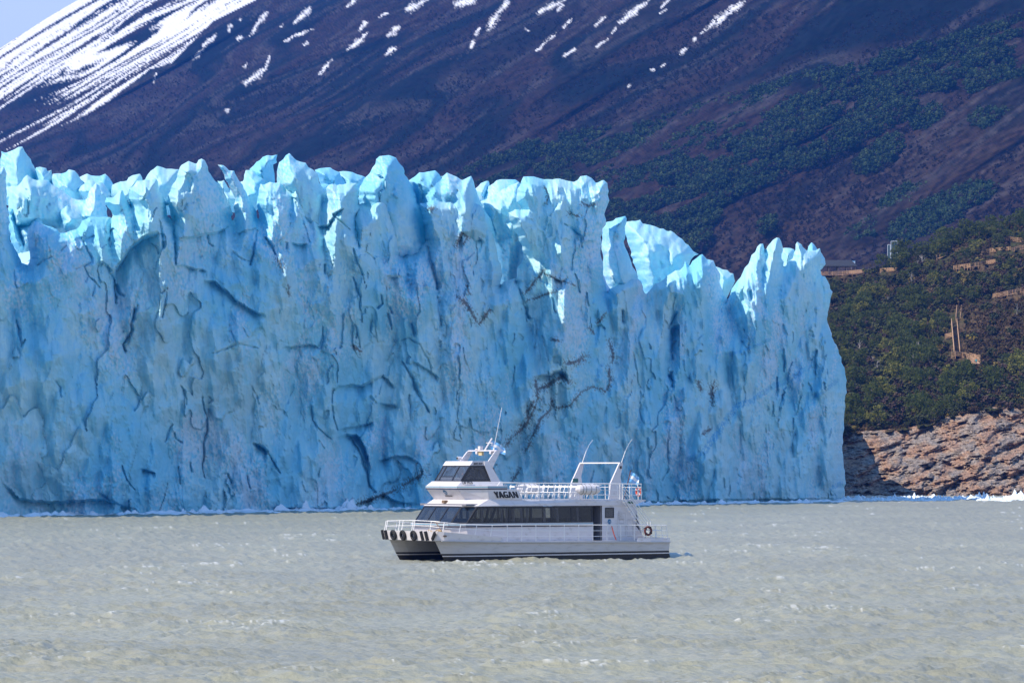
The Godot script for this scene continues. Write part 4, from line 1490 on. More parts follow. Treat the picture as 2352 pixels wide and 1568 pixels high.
func upper_deck() -> void:
	var d := Solid.new()
	d.plate([v3(2.3, 3.40, -1.6), v3(3.2, 3.40, -2.45), v3(13.3, 3.38, -2.58), v3(13.9, 3.36, -2.58), v3(13.9, 3.36, 2.58), v3(13.3, 3.38, 2.58), v3(3.2, 3.40, 2.45), v3(2.3, 3.40, 1.6)], 0.05)
	put("upper_deck", d, M.deck, boat)
	for side in [1.0, -1.0]:
		# wing at the after end
		var w := Solid.new()
		w.plate([v3(13.28, 3.12, side * 2.62), v3(13.28, 3.40, side * 2.62), v3(14.0, 3.37, side * 2.62), v3(14.0, 3.31, side * 2.62)], 0.05)
		put("deck_wing", w, M.white, boat)
		var p: float = side * 2.6
		boat_rail(boat, [v3(3.55, 4.06, p), v3(3.8, 4.42, p), v3(5.4, 4.38, p), v3(9.0, 4.35, p), v3(13.7, 4.30, p)], 0.028)
		boat_rail(boat, [v3(5.2, 3.98, p), v3(9.0, 3.97, p), v3(13.72, 3.92, p)], 0.016)
		boat_rail(boat, [v3(5.2, 3.70, p), v3(9.0, 3.69, p), v3(13.74, 3.64, p)], 0.016)
		for q in [5.48, 6.51, 7.52, 8.56, 9.64, 10.25, 11.37, 11.99, 13.0, 13.68]:
			boat_post(boat, v3(q, 4.36 - (q - 5.0) * 0.007, p), v3(q + 0.03, 3.38, p))
	for y in [4.30, 4.1, 3.92, 3.64]:
		boat_rail(boat, [v3(13.72, y, 2.6), v3(13.72, y, -2.6)], 0.026 if y > 4.2 else 0.016)
	for k in 6:
		boat_post(boat, v3(13.72, 4.3, 2.2 - 0.85 * k), v3(13.76, 3.38, 2.2 - 0.85 * k))
	# slatted benches with splayed legs on the upper deck
	for r in 6:
		for z in [-1.3, 1.0]:
			var a := 5.9 + r * 1.15
			if a > 11.4:
				continue
			var b := Node3D.new()
			b.name = "deck_bench"
			boat.add_child(b, true)
			for k in 3:
				var sl := Solid.new()
				sl.box(v3(a + 0.13 * k, 3.82, z), v3(0.10, 0.035, 1.5))
				put("seat_slat", sl, M.rail, b)
			var bs := Solid.new()
			bs.box(v3(a + 0.46, 4.14, z), v3(0.03, 0.10, 1.5))
			put("back_slat", bs, M.rail, b)
			for zz in [-0.65, 0.65]:
				var lg := Solid.new()
				lg.tube([v3(a - 0.08, 3.40, z + zz), v3(a + 0.05, 3.80, z + zz)], 0.03, 4)
				put("bench_leg", lg, M.rail, b)
				var lh := Solid.new()
				lh.tube([v3(a + 0.40, 3.40, z + zz), v3(a + 0.36, 3.80, z + zz), v3(a + 0.48, 4.25, z + zz)], 0.03, 4)
				put("bench_leg", lh, M.rail, b)
	# radar arch over the after deck
	for side in [1.0, -1.0]:
		var l := Solid.new()
		var z: float = side * 2.05
		l.plate([v3(11.75, 3.40, z), v3(11.85, 4.34, z), v3(12.45, 5.45, z), v3(12.52, 5.55, z), v3(12.72, 5.56, z), v3(12.74, 5.46, z), v3(12.55, 4.72, z), v3(12.62, 4.34, z), v3(12.7, 3.40, z)], 0.12)
		put("stern_arch_leg", l, M.white, boat)
		var an := Solid.new()
		an.tube([v3(12.6, 5.4, z), v3(12.95, 6.25, z)], 0.022, 5)
		an.tube([v3(12.95, 6.25, z), v3(13.15, 6.6, z), v3(13.42, 6.92, z)], 0.009, 4)
		put("antenna", an, M.rail, boat)
	var bm := Solid.new()
	bm.loft([[v3(12.48, 5.50, -2.1), v3(12.52, 5.57, -2.1), v3(12.74, 5.57, -2.1), v3(12.72, 5.50, -2.1)], [v3(12.48, 5.50, 2.1), v3(12.52, 5.57, 2.1), v3(12.74, 5.57, 2.1), v3(12.72, 5.50, 2.1)]])
	put("stern_arch_beam", bm, M.white, boat)
	var pl := Solid.new()
	pl.box(v3(12.12, 4.50, -1.97), v3(0.36, 0.22, 0.02))
	var pn := put("notice_plate", pl, M.green, boat)
	var ln := Solid.new()
	for k in 3:
		ln.box(v3(12.12, 4.56 - 0.06 * k, -1.957), v3(0.27, 0.015, 0.004))
	put("print", ln, M.teal, pn)
	var p2 := Solid.new()
	p2.box(v3(12.86, 3.22, 2.655), v3(0.44, 0.12, 0.015))
	put("notice_plate", p2, M.green, boat)
	var sp := Solid.new()
	sp.box(v3(12.55, 5.28, 2.14), v3(0.08, 0.16, 0.08))
	put("deck_light", sp, M.black, boat)

func stern_gear() -> void:
	# companion ladder from the upper deck down to the stern, with its handrails
	var lad := Node3D.new()
	lad.name = "stern_ladder"
	boat.add_child(lad, true)
	for z in [2.75, 3.05]:
		var s := Solid.new()
		s.tube([v3(12.18, 3.42, z), v3(14.08, 1.0, z)], 0.03, 5)
		put("stringer", s, M.rail, lad)
		var h := Solid.new()
		h.tube([v3(12.05, 3.4, z), v3(12.05, 4.28, z), v3(14.02, 2.12, z), v3(14.12, 1.15, z)], 0.022)
		put("handrail", h, M.rail, lad)
		var h2 := Solid.new()
		h2.tube([v3(12.05, 3.88, z), v3(13.95, 1.75, z)], 0.015)
		put("handrail", h2, M.rail, lad)
	for k in 9:
		var t := Solid.new()
		t.box(v3(12.30 + 0.205 * k, 3.22 - 0.26 * k, 2.9), v3(0.14, 0.02, 0.28))
		put("tread", t, M.deck, lad)

func loose_gear() -> void:
	# tyres and rubber bars slung along the bow
	var tyre := TorusMesh.new()
	tyre.inner_radius = 0.15
	tyre.outer_radius = 0.31
	tyre.rings = 28
	tyre.ring_segments = 10
	var n := 0
	for p in [-1.24, -0.18, 0.98]:
		var o := thing("tyre_fender", ["black tyre on the bow bulwark next to the far-corner rubber bars", "black tyre hung on the bow bulwark in the middle of three tyres", "black tyre hung on the bow bulwark beside the bars leading to the port corner"][n], "tyre", Vector3.ZERO, 0.0, "tyres slung along the bow")
		mesh_node("tread", tyre, M.rubber, o)
		var wl := TorusMesh.new()
		wl.inner_radius = 0.14
		wl.outer_radius = 0.18
		wl.rings = 24
		wl.ring_segments = 6
		mesh_node("bead", wl, M.black, o).position = Vector3(0, 0.055, 0)
		aboard(o, Transform3D(Basis(Vector3(0, 0, 1), PI / 2 + 0.17), v3(-0.98, 1.40, p)))
		n += 1
	n = 0
	for q in [[-2.85, -0.10, "far-corner"], [-2.55, -0.12, ""], [-2.14, -0.1, ""], [1.80, -0.16, ""], [2.28, -0.16, ""], [2.86, -0.75, ""]]:
		var s := Solid.new()
		s.box(Vector3.ZERO, Vector3(0.10, 0.54 if n < 5 else 0.62, 0.17 if n > 1 else 0.11))
		s.box(Vector3(-0.05, 0, 0), Vector3(0.03, 0.44, 0.07))
		var o := put("rubber_fender", s, M.rubber)
		var lab: String = ["black rubber bar at the far corner of the bow bulwark", "second black rubber bar in from the far corner of the bow", "black rubber bar next to the outermost tyre of the bow", "black rubber bar standing right after the third tyre", "black rubber bar between an upright bar and the slanted one", "slanted black rubber bar at the port corner of the bow"][n]
		tag(o, lab.replace("right after", "just past"), "fender", "rubber bars along the bow")
		var front := -0.93 if n in [2, 3, 4] else -0.86 if n == 1 else -0.72
		if n == 5:
			front = -0.80
		aboard(o, Transform3D(Basis(Vector3(1, 0, 0), q[1] if n < 5 else 0.85) * Basis(Vector3(0, 0, 1), 0.17), v3(front, 1.40, q[0])))
		n += 1
	# life-raft canisters
	for side in [1.0, -1.0]:
		var o := thing("liferaft_canister", "white life-raft canister with black straps on the rail outside the stern arch" if side > 0 else "white life-raft canister on the far rail behind the deck benches", "life raft", Vector3.ZERO, 0.0, "life-raft canisters")
		var s := Solid.new()
		var rings := []
		for k in 13:
			var x := lerpf(-0.85, 0.85, k / 12.0)
			var r := 0.30 * pow(maxf(0.02, 1.0 - pow(absf(x) / 0.86, 5.0)), 0.5)
			var ring := []
			for c in 14:
				ring.append(Vector3(x, r * cos(TAU * c / 14.0), r * sin(TAU * c / 14.0)))
			rings.append(ring)
		s.loft(rings)
		put("shell", s, M.white, o)
		for x in [-0.5, -0.3, 0.05, 0.38]:
			var t := Solid.new()
			var ring := []
			for c in 19:
				ring.append(Vector3(x, 0.303 * cos(TAU * c / 18.0), 0.303 * sin(TAU * c / 18.0)))
			t.tube(ring, 0.012, 4)
			put("strap", t, M.black, o)
		var cr := Solid.new()
		cr.tube([Vector3(0.05, -0.34, 0.2), Vector3(0.40, 0.25, 0.25), Vector3(0.75, 0.25, 0.25)], 0.022, 5)
		cr.tube([Vector3(-0.3, -0.3, -0.25), Vector3(-0.3, -0.62, -0.25)], 0.022, 5)
		cr.tube([Vector3(0.3, -0.3, -0.25), Vector3(0.3, -0.62, -0.25)], 0.022, 5)
		put("cradle", cr, M.rail, o)
		aboard(o, Transform3D(Basis.IDENTITY if side > 0 else Basis(Vector3.UP, PI), v3(9.75 if side > 0 else 9.4, 4.0, side * 2.85)))
	# life rings
	var ring := TorusMesh.new()
	ring.inner_radius = 0.17
	ring.outer_radius = 0.29
	ring.rings = 28
	ring.ring_segments = 10
	var k := 0
	for q in [v3(13.82, 3.86, -0.6), v3(13.82, 3.84, 2.15), v3(13.75, 1.56, 3.22)]:
		var o := thing("life_ring", ["orange life ring on the upper after rail beside the stern arch leg", "orange life ring on the upper after rail next to the stern flag", "dull red life ring hung at the foot of the stern ladder"][k], "life ring", Vector3.ZERO, 0.0, "life rings at the stern")
		mesh_node("ring", ring, M.orange if k < 2 else mat(Color(0.12, 0.02, 0.012), 0.7), o)
		for a in 4:
			var b := Solid.new()
			var an := TAU * a / 4.0 + 0.6
			b.box(Vector3(cos(an) * 0.23, 0, sin(an) * 0.23), Vector3(0.135, 0.132, 0.06), Basis(Vector3.UP, -an))
			put("band", b, M.white if k < 2 else M.rubber, o)
		aboard(o, Transform3D(Basis(Vector3(0, 0, 1), PI / 2) if k < 2 else Basis(Vector3(1, 0, 0), PI / 2), q))
		k += 1
	# flags: three bands, light blue, white, light blue
	flag("sky blue and white banded flag flying from the wheelhouse mast", v3(4.92, 6.86, 0.0), Vector3(0.92, -0.40, 0.12), Vector3(-0.18, -0.75, 0.1), 0.95, 0.52, [])
	flag("sky blue and white banded flag on the stern staff", v3(14.22, 5.05, 0.74), Vector3(0.70, -0.35, 0.2), Vector3(-0.28, -0.95, 0), 0.62, 0.62, [v3(13.75, 3.40, 0.74), v3(14.24, 5.12, 0.74)])
	# orange line, mooring rope, boat hook
	var s := Solid.new()
	s.tube([v3(11.20, 1.86, 3.16), v3(11.22, 1.7, 3.2), v3(11.34, 1.35, 3.2), v3(11.50, 1.06, 3.18)], 0.03, 5)
	var l := put("safety_line", s, M.orange)
	tag(l, "short orange line hanging from the side rail abaft the open door", "rope")
	aboard(l, Transform3D.IDENTITY)
	var rope := Solid.new()
	for c in 4:
		var pts := []
		for q in 15:
			var an := TAU * q / 14.0
			pts.append(v3(0.1 + 0.42 * cos(an) * (1.0 - 0.1 * c), 1.28 + 0.06 * c, 1.9 + 0.75 * sin(an) * (1.0 - 0.1 * c)))
		rope.tube(pts, 0.035, 5)
	for c in 3:
		var pts := []
		for q in 10:
			pts.append(v3(-0.1 + 0.03 * sin(q * 2.1), 1.55 + 0.10 * sin(q * 0.9 + c) + 0.05 * c, 1.2 + 0.16 * q))
		rope.tube(pts, 0.03, 5)
	var ro := put("mooring_rope", rope, mat(Color(0.45, 0.30, 0.13), 0.9))
	tag(ro, "coiled tan mooring rope lying on the foredeck behind the bulwark", "rope")
	aboard(ro, Transform3D.IDENTITY)
	var hk := Solid.new()
	hk.tube([v3(0.72, 2.2, 0.55), v3(0.35, 1.55, 2.0)], 0.025, 5)
	var ho := put("boat_hook", hk, M.wood)
	tag(ho, "dark pole leaning from the foredeck against the front windows", "pole")
	aboard(ho, Transform3D.IDENTITY)

func flag(label: String, root: Vector3, fly: Vector3, hoist: Vector3, length: float, height: float, staff: Array) -> void:
	var o := thing("flag", label, "flag", Vector3.ZERO, 0.0, "flags on the boat")
	if staff.size() > 0:
		var s := Solid.new()
		s.tube(staff, 0.028, 6)
		put("staff", s, mat(Color(0.10, 0.03, 0.025), 0.6), o)
	var f := fly.normalized()
	var h := hoist.normalized()
	var side := f.cross(h).normalized()
	for b in 3:
		var pos := PackedVector3Array()
		var nx := 16
		var ny := 4
		for j in ny:
			for i in nx:
				var u := float(i) / (nx - 1)
				var v := (b + float(j) / (ny - 1)) / 3.0
				pos.append(root + f * u * length + h * v * height * (1.0 - 0.15 * u) + side * (0.09 * sin(u * 9.0 + v * 2.5) * (0.3 + u)) + Vector3(0, -0.10 * u * u, 0))
		mesh_node("band", sheet(nx, ny, pos, PackedColorArray()), M.flag_white if b == 1 else M.flag_blue, o)
	aboard(o, Transform3D.IDENTITY)

# ---------------------------------------------------------------- figures
# one continuous skin round a skeleton: tapered capsules joined by a smooth minimum, meshed as surface nets
func figure(bones: Array, cell: float) -> ArrayMesh:
	var lo := Vector3(1e9, 1e9, 1e9)
	var hi := -lo
	for b in bones:
		for e in [[b[0], b[2]], [b[1], b[3]]]:
			lo = lo.min(e[0] - Vector3.ONE * (e[1] + 0.08))
			hi = hi.max(e[0] + Vector3.ONE * (e[1] + 0.08))
	var n := Vector3i(((hi - lo) / cell).ceil()) + Vector3i.ONE * 2
	var f := PackedFloat32Array()
	f.resize(n.x * n.y * n.z)
	for z in n.z:
		for y in n.y:
			for x in n.x:
				var p := lo + Vector3(x, y, z) * cell
				var d := 1.0
				for b in bones:
					var ab: Vector3 = b[1] - b[0]
					var t := clampf((p - b[0]).dot(ab) / maxf(ab.length_squared(), 1e-6), 0.0, 1.0)
					var q: float = (p - b[0] - ab * t).length() - lerpf(b[2], b[3], t)
					var h := clampf(0.5 + 0.5 * (d - q) / 0.035, 0.0, 1.0)
					d = lerpf(d, q, h) - 0.035 * h * (1.0 - h)
				f[(z * n.y + y) * n.x + x] = d
	var id := {}
	var pos := PackedVector3Array()
	var idx := PackedInt32Array()
	for z in n.z - 1:
		for y in n.y - 1:
			for x in n.x - 1:
				var sum := Vector3.ZERO
				var c := 0
				var v := []
				for k in 8:
					v.append(f[((z + (k >> 2)) * n.y + y + ((k >> 1) & 1)) * n.x + x + (k & 1)])
				for e in [[0, 1], [2, 3], [4, 5], [6, 7], [0, 2], [1, 3], [4, 6], [5, 7], [0, 4], [1, 5], [2, 6], [3, 7]]:
					var a: float = v[e[0]]
					var b: float = v[e[1]]
					if (a < 0.0) != (b < 0.0):
						var t := a / (a - b)
						var pa := Vector3(e[0] & 1, (e[0] >> 1) & 1, e[0] >> 2)
						var pb := Vector3(e[1] & 1, (e[1] >> 1) & 1, e[1] >> 2)
						sum += pa.lerp(pb, t)
						c += 1
				if c:
					id[Vector3i(x, y, z)] = pos.size()
					pos.append(lo + (Vector3(x, y, z) + sum / c) * cell)
	for z in range(1, n.z - 1):
		for y in range(1, n.y - 1):
			for x in range(1, n.x - 1):
				var a := f[(z * n.y + y) * n.x + x]
				for ax in 3:
					var s := Vector3i.ZERO
					s[ax] = 1
					var b := f[((z + s.z) * n.y + y + s.y) * n.x + x + s.x]
					if (a < 0.0) == (b < 0.0):
						continue
					var u := Vector3i.ZERO
					var w := Vector3i.ZERO
					u[(ax + 1) % 3] = 1
					w[(ax + 2) % 3] = 1
					var o := Vector3i(x, y, z)
					if not (id.has(o) and id.has(o - u) and id.has(o - w) and id.has(o - u - w)):
						continue
					var q := [id[o - u - w], id[o - w], id[o], id[o - u]]
					if a < 0.0:
						idx.append_array([q[0], q[2], q[1], q[0], q[3], q[2]])
					else:
						idx.append_array([q[0], q[1], q[2], q[0], q[2], q[3]])
	return array_mesh(pos, smooth_normals(pos, idx), PackedColorArray(), idx)

# a standing or sitting person about 1.72 m tall, facing -x; arms reach forward by the given amount
func person(label: String, jacket: Color, trousers: Color, sitting: bool, reach: float) -> Node3D:
	var o := thing("person", label, "person")
	var hip := 0.92 if not sitting else 0.50
	var sh := hip + 0.50
	var body := [[Vector3(0, hip, -0.08), Vector3(0, hip, 0.08), 0.12, 0.12], [Vector3(0, hip, 0), Vector3(0, sh - 0.12, 0), 0.13, 0.15], [Vector3(0, sh - 0.05, -0.15), Vector3(0, sh - 0.05, 0.15), 0.075, 0.075], [Vector3(0, sh, 0), Vector3(-0.01, sh + 0.10, 0), 0.06, 0.055]]
	for s in [-1.0, 1.0]:
		var el := Vector3(-0.05 - 0.12 * reach, sh - 0.30, s * 0.24)
		var wr := Vector3(-0.10 - 0.40 * reach, sh - 0.50 + 0.26 * reach, s * (0.23 - 0.06 * reach))
		body.append([Vector3(0, sh - 0.05, s * 0.18), el, 0.055, 0.046])
		body.append([el, wr, 0.046, 0.036])
		for q in 5:
			var d := Vector3(-0.09 if q < 4 else -0.05, -0.02 - 0.01 * q, 0.018 * (q - 1.5) if q < 4 else -s * 0.05)
			body.append([wr, wr + d, 0.020, 0.010])
		if sitting:
			body.append([Vector3(0, hip, s * 0.09), Vector3(-0.42, hip + 0.02, s * 0.11), 0.09, 0.065])
			body.append([Vector3(-0.42, hip + 0.02, s * 0.11), Vector3(-0.40, 0.08, s * 0.11), 0.062, 0.045])
			body.append([Vector3(-0.40, 0.05, s * 0.11), Vector3(-0.56, 0.04, s * 0.12), 0.05, 0.04])
		else:
			body.append([Vector3(0, hip, s * 0.09), Vector3(-0.02, 0.48, s * 0.10), 0.09, 0.062])
			body.append([Vector3(-0.02, 0.48, s * 0.10), Vector3(0.02, 0.08, s * 0.10), 0.06, 0.042])
			body.append([Vector3(0.02, 0.05, s * 0.10), Vector3(-0.14, 0.04, s * 0.12), 0.048, 0.038])
	var hc := Vector3(-0.02, sh + 0.21, 0)
	body.append([hc + Vector3(0, 0.03, 0), hc + Vector3(-0.015, -0.05, 0), 0.098, 0.075])
	body.append([hc + Vector3(-0.085, 0.0, 0), hc + Vector3(-0.105, -0.03, 0), 0.012, 0.018])
	for s in [-1.0, 1.0]:
		body.append([hc + Vector3(0.01, 0.0, s * 0.09), hc + Vector3(0.015, -0.04, s * 0.088), 0.018, 0.014])
	var am := figure(body, 0.022)
	# clothing as colours of the one skin
	var a := am.surface_get_arrays(0)
	var col := PackedColorArray()
	for p in a[Mesh.ARRAY_VERTEX]:
		var c := jacket
		if p.y > sh + 0.06:
			c = Color(0.42, 0.25, 0.17)
		elif p.y < hip - 0.02 or (sitting and p.y < hip + 0.10 and p.x < -0.14):
			c = trousers
		if p.y < 0.11:
			c = Color(0.03, 0.03, 0.03)
		if p.x < -0.12 - 0.36 * reach and p.y > hip + 0.03 and p.y < sh and absf(p.z) > 0.1:
			c = Color(0.42, 0.25, 0.17)
		col.append(c)
	a[Mesh.ARRAY_COLOR] = col
	var m2 := ArrayMesh.new()
	m2.add_surface_from_arrays(Mesh.PRIMITIVE_TRIANGLES, a)
	mesh_node("body", m2, vertex_mat(0.85, 0.2), o)
	var hair := figure([[hc + Vector3(0.02, 0.055, 0), hc + Vector3(0.045, -0.03, 0), 0.098, 0.075]], 0.02)
	mesh_node("hair", hair, mat(Color(0.03, 0.02, 0.015), 0.8), o)
	return o

func skipper() -> void:
	var o := person("person in a dark jacket seated at the controls behind the wheelhouse windows", Color(0.03, 0.035, 0.06), Color(0.03, 0.03, 0.04), true, 1.0)
	aboard(o, Transform3D(Basis.IDENTITY, v3(3.10, 4.14, 0.75)))
	var s := Solid.new()
	s.box(v3(3.15, 4.50, 0.75), v3(0.5, 0.10, 0.5))
	s.plate([v3(3.38, 4.5, 0.5), v3(3.38, 4.5, 1.0), v3(3.46, 5.15, 1.0), v3(3.46, 5.15, 0.5)], 0.08)
	s.tube([v3(3.15, 4.14, 0.75), v3(3.15, 4.48, 0.75)], 0.06, 8)
	put("helm_seat", s, M.seat, boat)

# ---------------------------------------------------------------- wooded knoll with its rocky shore
const ROCK_TOP := [2900, 1640, 3170, 1626, 3290, 1616, 3400, 1604, 3480, 1590, 3560, 1565, 3640, 1545, 3700, 1533, 3780, 1530, 3840, 1533, 4100, 1525]
const CREST := [2900, 1040, 3085, 1036, 3220, 1028, 3330, 1000, 3420, 975, 3500, 945, 3560, 918, 3640, 880, 3740, 852, 3840, 826, 4100, 770]
const SHORE_Z := 683.0
var lump_noise: FastNoiseLite
# boardwalks: label, photo pixels of the deck line
const WALKS := [["timber boardwalk with rails running past the dark-roofed shelter", [3040, 1036, 3085, 1036, 3160, 1034, 3234, 1028]],
["long timber boardwalk below the crest trees, rising gently", [3577, 1014, 3640, 1006, 3700, 996, 3735, 989]],
["short timber boardwalk under the highest one on the crest", [3714, 949, 3785, 943]],
["timber boardwalk bending upward to the highest lookout on the crest", [3805, 945, 3870, 930]],
["highest timber boardwalk among the crest trees", [3790, 906, 3870, 914]],
["timber boardwalk above the bare brown heath, apart from the crest walks", [3725, 1122, 3780, 1110, 3870, 1094]],
["stub of timber boardwalk on posts between the crest trees", [3526, 972, 3556, 960]],
["timber boardwalk stub mostly hidden in the trees beside the shelter", [3302, 1024, 3355, 1020]],
["zigzag timber landing with close rails at the foot of the steep staircase", [3584, 1338, 3610, 1342, 3640, 1350, 3662, 1354, 3678, 1368]],
["lowest flight of timber boardwalk dropping from the zigzag landing", [3650, 1360, 3660, 1378]],
["small timber lookout platform beside the steep staircase", [3546, 1272, 3570, 1268]]]

# whether a plant rooted here and that many pixels tall would stand before a boardwalk or the stairs
func blocks_walk(px: float, py: float, tall: float) -> bool:
	var half := tall * 0.4 + 3.0
	if px > 3562.0 - half and px < 3608.0 + half and py > 1160.0 and py < 1335.0 + tall:
		return true
	for w in WALKS:
		var p: Array = w[1]
		if px > p[0] - half and px < p[p.size() - 2] + half:
			var y := line_at(p, px)
			if py > y - 3.0 and py - tall < y + 2.0:
				return true
	return false

func knoll_z(px: float, py: float) -> float:
	var yr := line_at(ROCK_TOP, px)
	if py > yr:
		return SHORE_Z + 62.0 * pow(maxf(0.0, (1858.0 - py) / (1858.0 - yr)), 1.2)
	var yc := line_at(CREST, px)
	return SHORE_Z + 62.0 + 300.0 * (yr - py) / (yr - yc)

func on_knoll(px: float, py: float) -> Vector3:
	var z := knoll_z(px, py)
	var l := lump_noise.get_noise_2d(px * 0.02, py * 0.03)
	return at(px, py, z + l * 6.0)

func knoll() -> void:
	lump_noise = noise(70, 1.0, 3)
	var strata := noise(71, 1.0, 4)
	var block := noise(72, 1.0, 1, FastNoiseLite.TYPE_CELLULAR)
	block.cellular_return_type = FastNoiseLite.RETURN_DISTANCE2_SUB
	var cell := noise(72, 1.0, 1, FastNoiseLite.TYPE_CELLULAR)
	cell.cellular_return_type = FastNoiseLite.RETURN_CELL_VALUE
	var tone := noise(73, 1.0, 4)
	var fine := noise(74, 1.0, 3)
	# bare ice-worn rock down to the water
	var nx := 430
	var ny := 150
	var pos := PackedVector3Array()
	var col := PackedColorArray()
	pos.resize(nx * ny)
	col.resize(nx * ny)
	var tan_ := Color(0.285, 0.205, 0.148)
	var rust := Color(0.275, 0.170, 0.112)
	var grey := Color(0.21, 0.180, 0.155)
	var dark := Color(0.045, 0.037, 0.033)
	for j in ny:
		for i in nx:
			var px := 2940.0 + 1080.0 * i / (nx - 1)
			var yr := line_at(ROCK_TOP, px) - 6.0
			var py := lerpf(yr, 1872.0, float(j) / (ny - 1))
			var z := knoll_z(px, py)
			var q := py - (px - 3400.0) * -0.16
			var w := strata.get_noise_2d(px * 0.006, q * 0.010)
			var s := absf(strata.get_noise_2d(px * 0.004 + 9.0, q * 0.035 + w * 1.2))
			var b := block.get_noise_2d(px * 0.0062 + w * 0.5, q * 0.011 + w * 0.5)
			var cv := cell.get_noise_2d(px * 0.0062 + w * 0.5, q * 0.011 + w * 0.5)
			var f := fine.get_noise_2d(px * 0.022, q * 0.13 + w * 2.5)
			var f2 := fine.get_noise_2d(px * 0.11 + 40.0, q * 0.22 + w * 4.0)
			var edge := clampf((py - yr) / 40.0, 0.0, 1.0)
			z += (w * 5.5 - minf(b, 0.22) * 3.5 + 1.0 + cv * 0.8 + s * 2.0 + f * 0.6 + f2 * 0.3) * edge
			pos[j * nx + i] = at(px, py, z)
			var t := tone.get_noise_2d(px * 0.008, q * 0.016)
			var c := tan_.lerp(rust, clampf(t * 1.8 + 0.2, 0.0, 1.0)).lerp(grey, clampf(-t * 1.8 + 0.2, 0.0, 0.9))
			c = c * (1.0 + fine.get_noise_2d(px * 0.11 + 400.0, q * 0.22) * 0.6 + fine.get_noise_2d(px * 0.03 + 700.0, q * 0.12) * 0.5)
			if tone.get_noise_2d(px * 0.012 + 60.0, q * 0.05) > 0.34:
				c = c.lerp(dark, 0.5)
			c.a = 1.0
			col[j * nx + i] = c
	var rm := vertex_mat(0.9, 0.25)
	mesh_node("rock_shore", sheet(nx, ny, pos, col), rm).set_meta("kind", "structure")
	# the soil and heath above
	nx = 270
	ny = 150
	pos.resize(nx * ny)
	col.resize(nx * ny)
	var heath := Color(0.070, 0.046, 0.026)
	var moss := Color(0.042, 0.044, 0.016)
	var straw := Color(0.115, 0.080, 0.040)
	for j in ny:
		for i in nx:
			var px := 2940.0 + 1080.0 * i / (nx - 1)
			var yr := line_at(ROCK_TOP, px)
			var yc := line_at(CREST, px)
			var p: Vector3
			if j == 0:
				p = on_knoll(px, yc) + Vector3(0, -30, -90)
			else:
				p = on_knoll(px, lerpf(yc, yr + 8.0, float(j - 1) / (ny - 2)))
			pos[j * nx + i] = p
			var t := tone.get_noise_2d(p.x * 0.05, p.z * 0.03)
			var f := fine.get_noise_2d(p.x * 0.4, p.z * 0.25)
			var c := heath.lerp(moss, clampf(0.5 + t * 1.5, 0.0, 1.0)).lerp(straw, clampf(-t * 1.4 - 0.15 + f * 0.6, 0.0, 0.8)) * (1.0 + f * 0.5)
			c.a = 1.0
			col[j * nx + i] = c
	mesh_node("knoll", sheet(nx, ny, pos, col), vertex_mat(0.95, 0.2)).set_meta("kind", "structure")
	plants()
	walkways()

# ---------------------------------------------------------------- trees
# crown of small leaf faces in clumps, one unit high, standing on its trunk
func crown_mesh(seed_: int, clumps: int, leaves: int, wide: float, low: float, leaf: float, twiggy := false) -> ArrayMesh:
	var r := RandomNumberGenerator.new()
	r.seed = seed_
	var pos := PackedVector3Array()
	var nor := PackedVector3Array()
	for c in clumps:
		var a := r.randf() * TAU
		var h := lerpf(low, 0.92, pow(r.randf(), 0.8))
		var reach := wide * sqrt(maxf(0.0, 1.0 - pow((h - 0.5) / 0.55, 2.0))) * sqrt(r.randf())
		var o := Vector3(cos(a) * reach, h, sin(a) * reach)
		var size := r.randf_range(0.10, 0.19)
		for l in leaves:
			var d := Vector3(r.randfn(), r.randfn() * 0.75, r.randfn()).normalized()
			var p := o + d * size * r.randf_range(0.55, 1.0)
			if p.y < low * 0.6:
				p.y = low * 0.6
			var u := d.cross(Vector3(r.randfn(), r.randfn(), r.randfn())).normalized()
			var n := (d + Vector3(r.randfn(), r.randfn(), r.randfn()) * 0.35).normalized()
			u = (u - n * u.dot(n)).normalized()
			var v := n.cross(u)
			var k := leaf * r.randf_range(0.6, 1.3)
			if twiggy:
				u = (Vector3(d.x, absf(d.y) + 0.6, d.z)).normalized()
				v = u.cross(n).normalized() * 0.10
				k *= 2.2
			var tri := [p + u * k, p - u * 0.5 * k + v * 0.8 * k, p - u * 0.5 * k - v * 0.8 * k]
			if (tri[2] - tri[0]).cross(tri[1] - tri[0]).dot(n) < 0.0:
				tri = [tri[0], tri[2], tri[1]]
			for q in tri:
				pos.append(q)
				nor.append(n)
	var idx := PackedInt32Array(range(pos.size()))
	return array_mesh(pos, nor, PackedColorArray(), idx)

func trunk_mesh(seed_: int, tall: float, thick: float, limbs: int) -> ArrayMesh:
	var r := RandomNumberGenerator.new()
	r.seed = seed_
	var s := Solid.new()
	var top := Vector3(r.randf_range(-0.06, 0.06), tall, r.randf_range(-0.06, 0.06))
	taper(s, [Vector3(0, -0.06, 0), Vector3(0.02, tall * 0.5, 0.01), top], [thick, thick * 0.7, thick * 0.25])
	for k in limbs:
		var h := r.randf_range(0.3, 0.8) * tall
		var a := r.randf() * TAU
		var e := Vector3(cos(a) * 0.24, h + r.randf_range(0.12, 0.3), sin(a) * 0.24)
		taper(s, [Vector3(0.01, h, 0), (Vector3(0.01, h, 0) + e) * 0.5 + Vector3(0, -0.02, 0), e], [thick * 0.45, thick * 0.3, thick * 0.1])
	return s.mesh()

func taper(s: Solid, pts: Array, r: Array) -> void:
	var rings := []
	for k in pts.size():
		var ring := []
		for q in 5:
			ring.append(pts[k] + Vector3(cos(TAU * q / 5.0), 0.0, sin(TAU * q / 5.0)) * r[k])
		rings.append(ring)
	s.loft(rings)

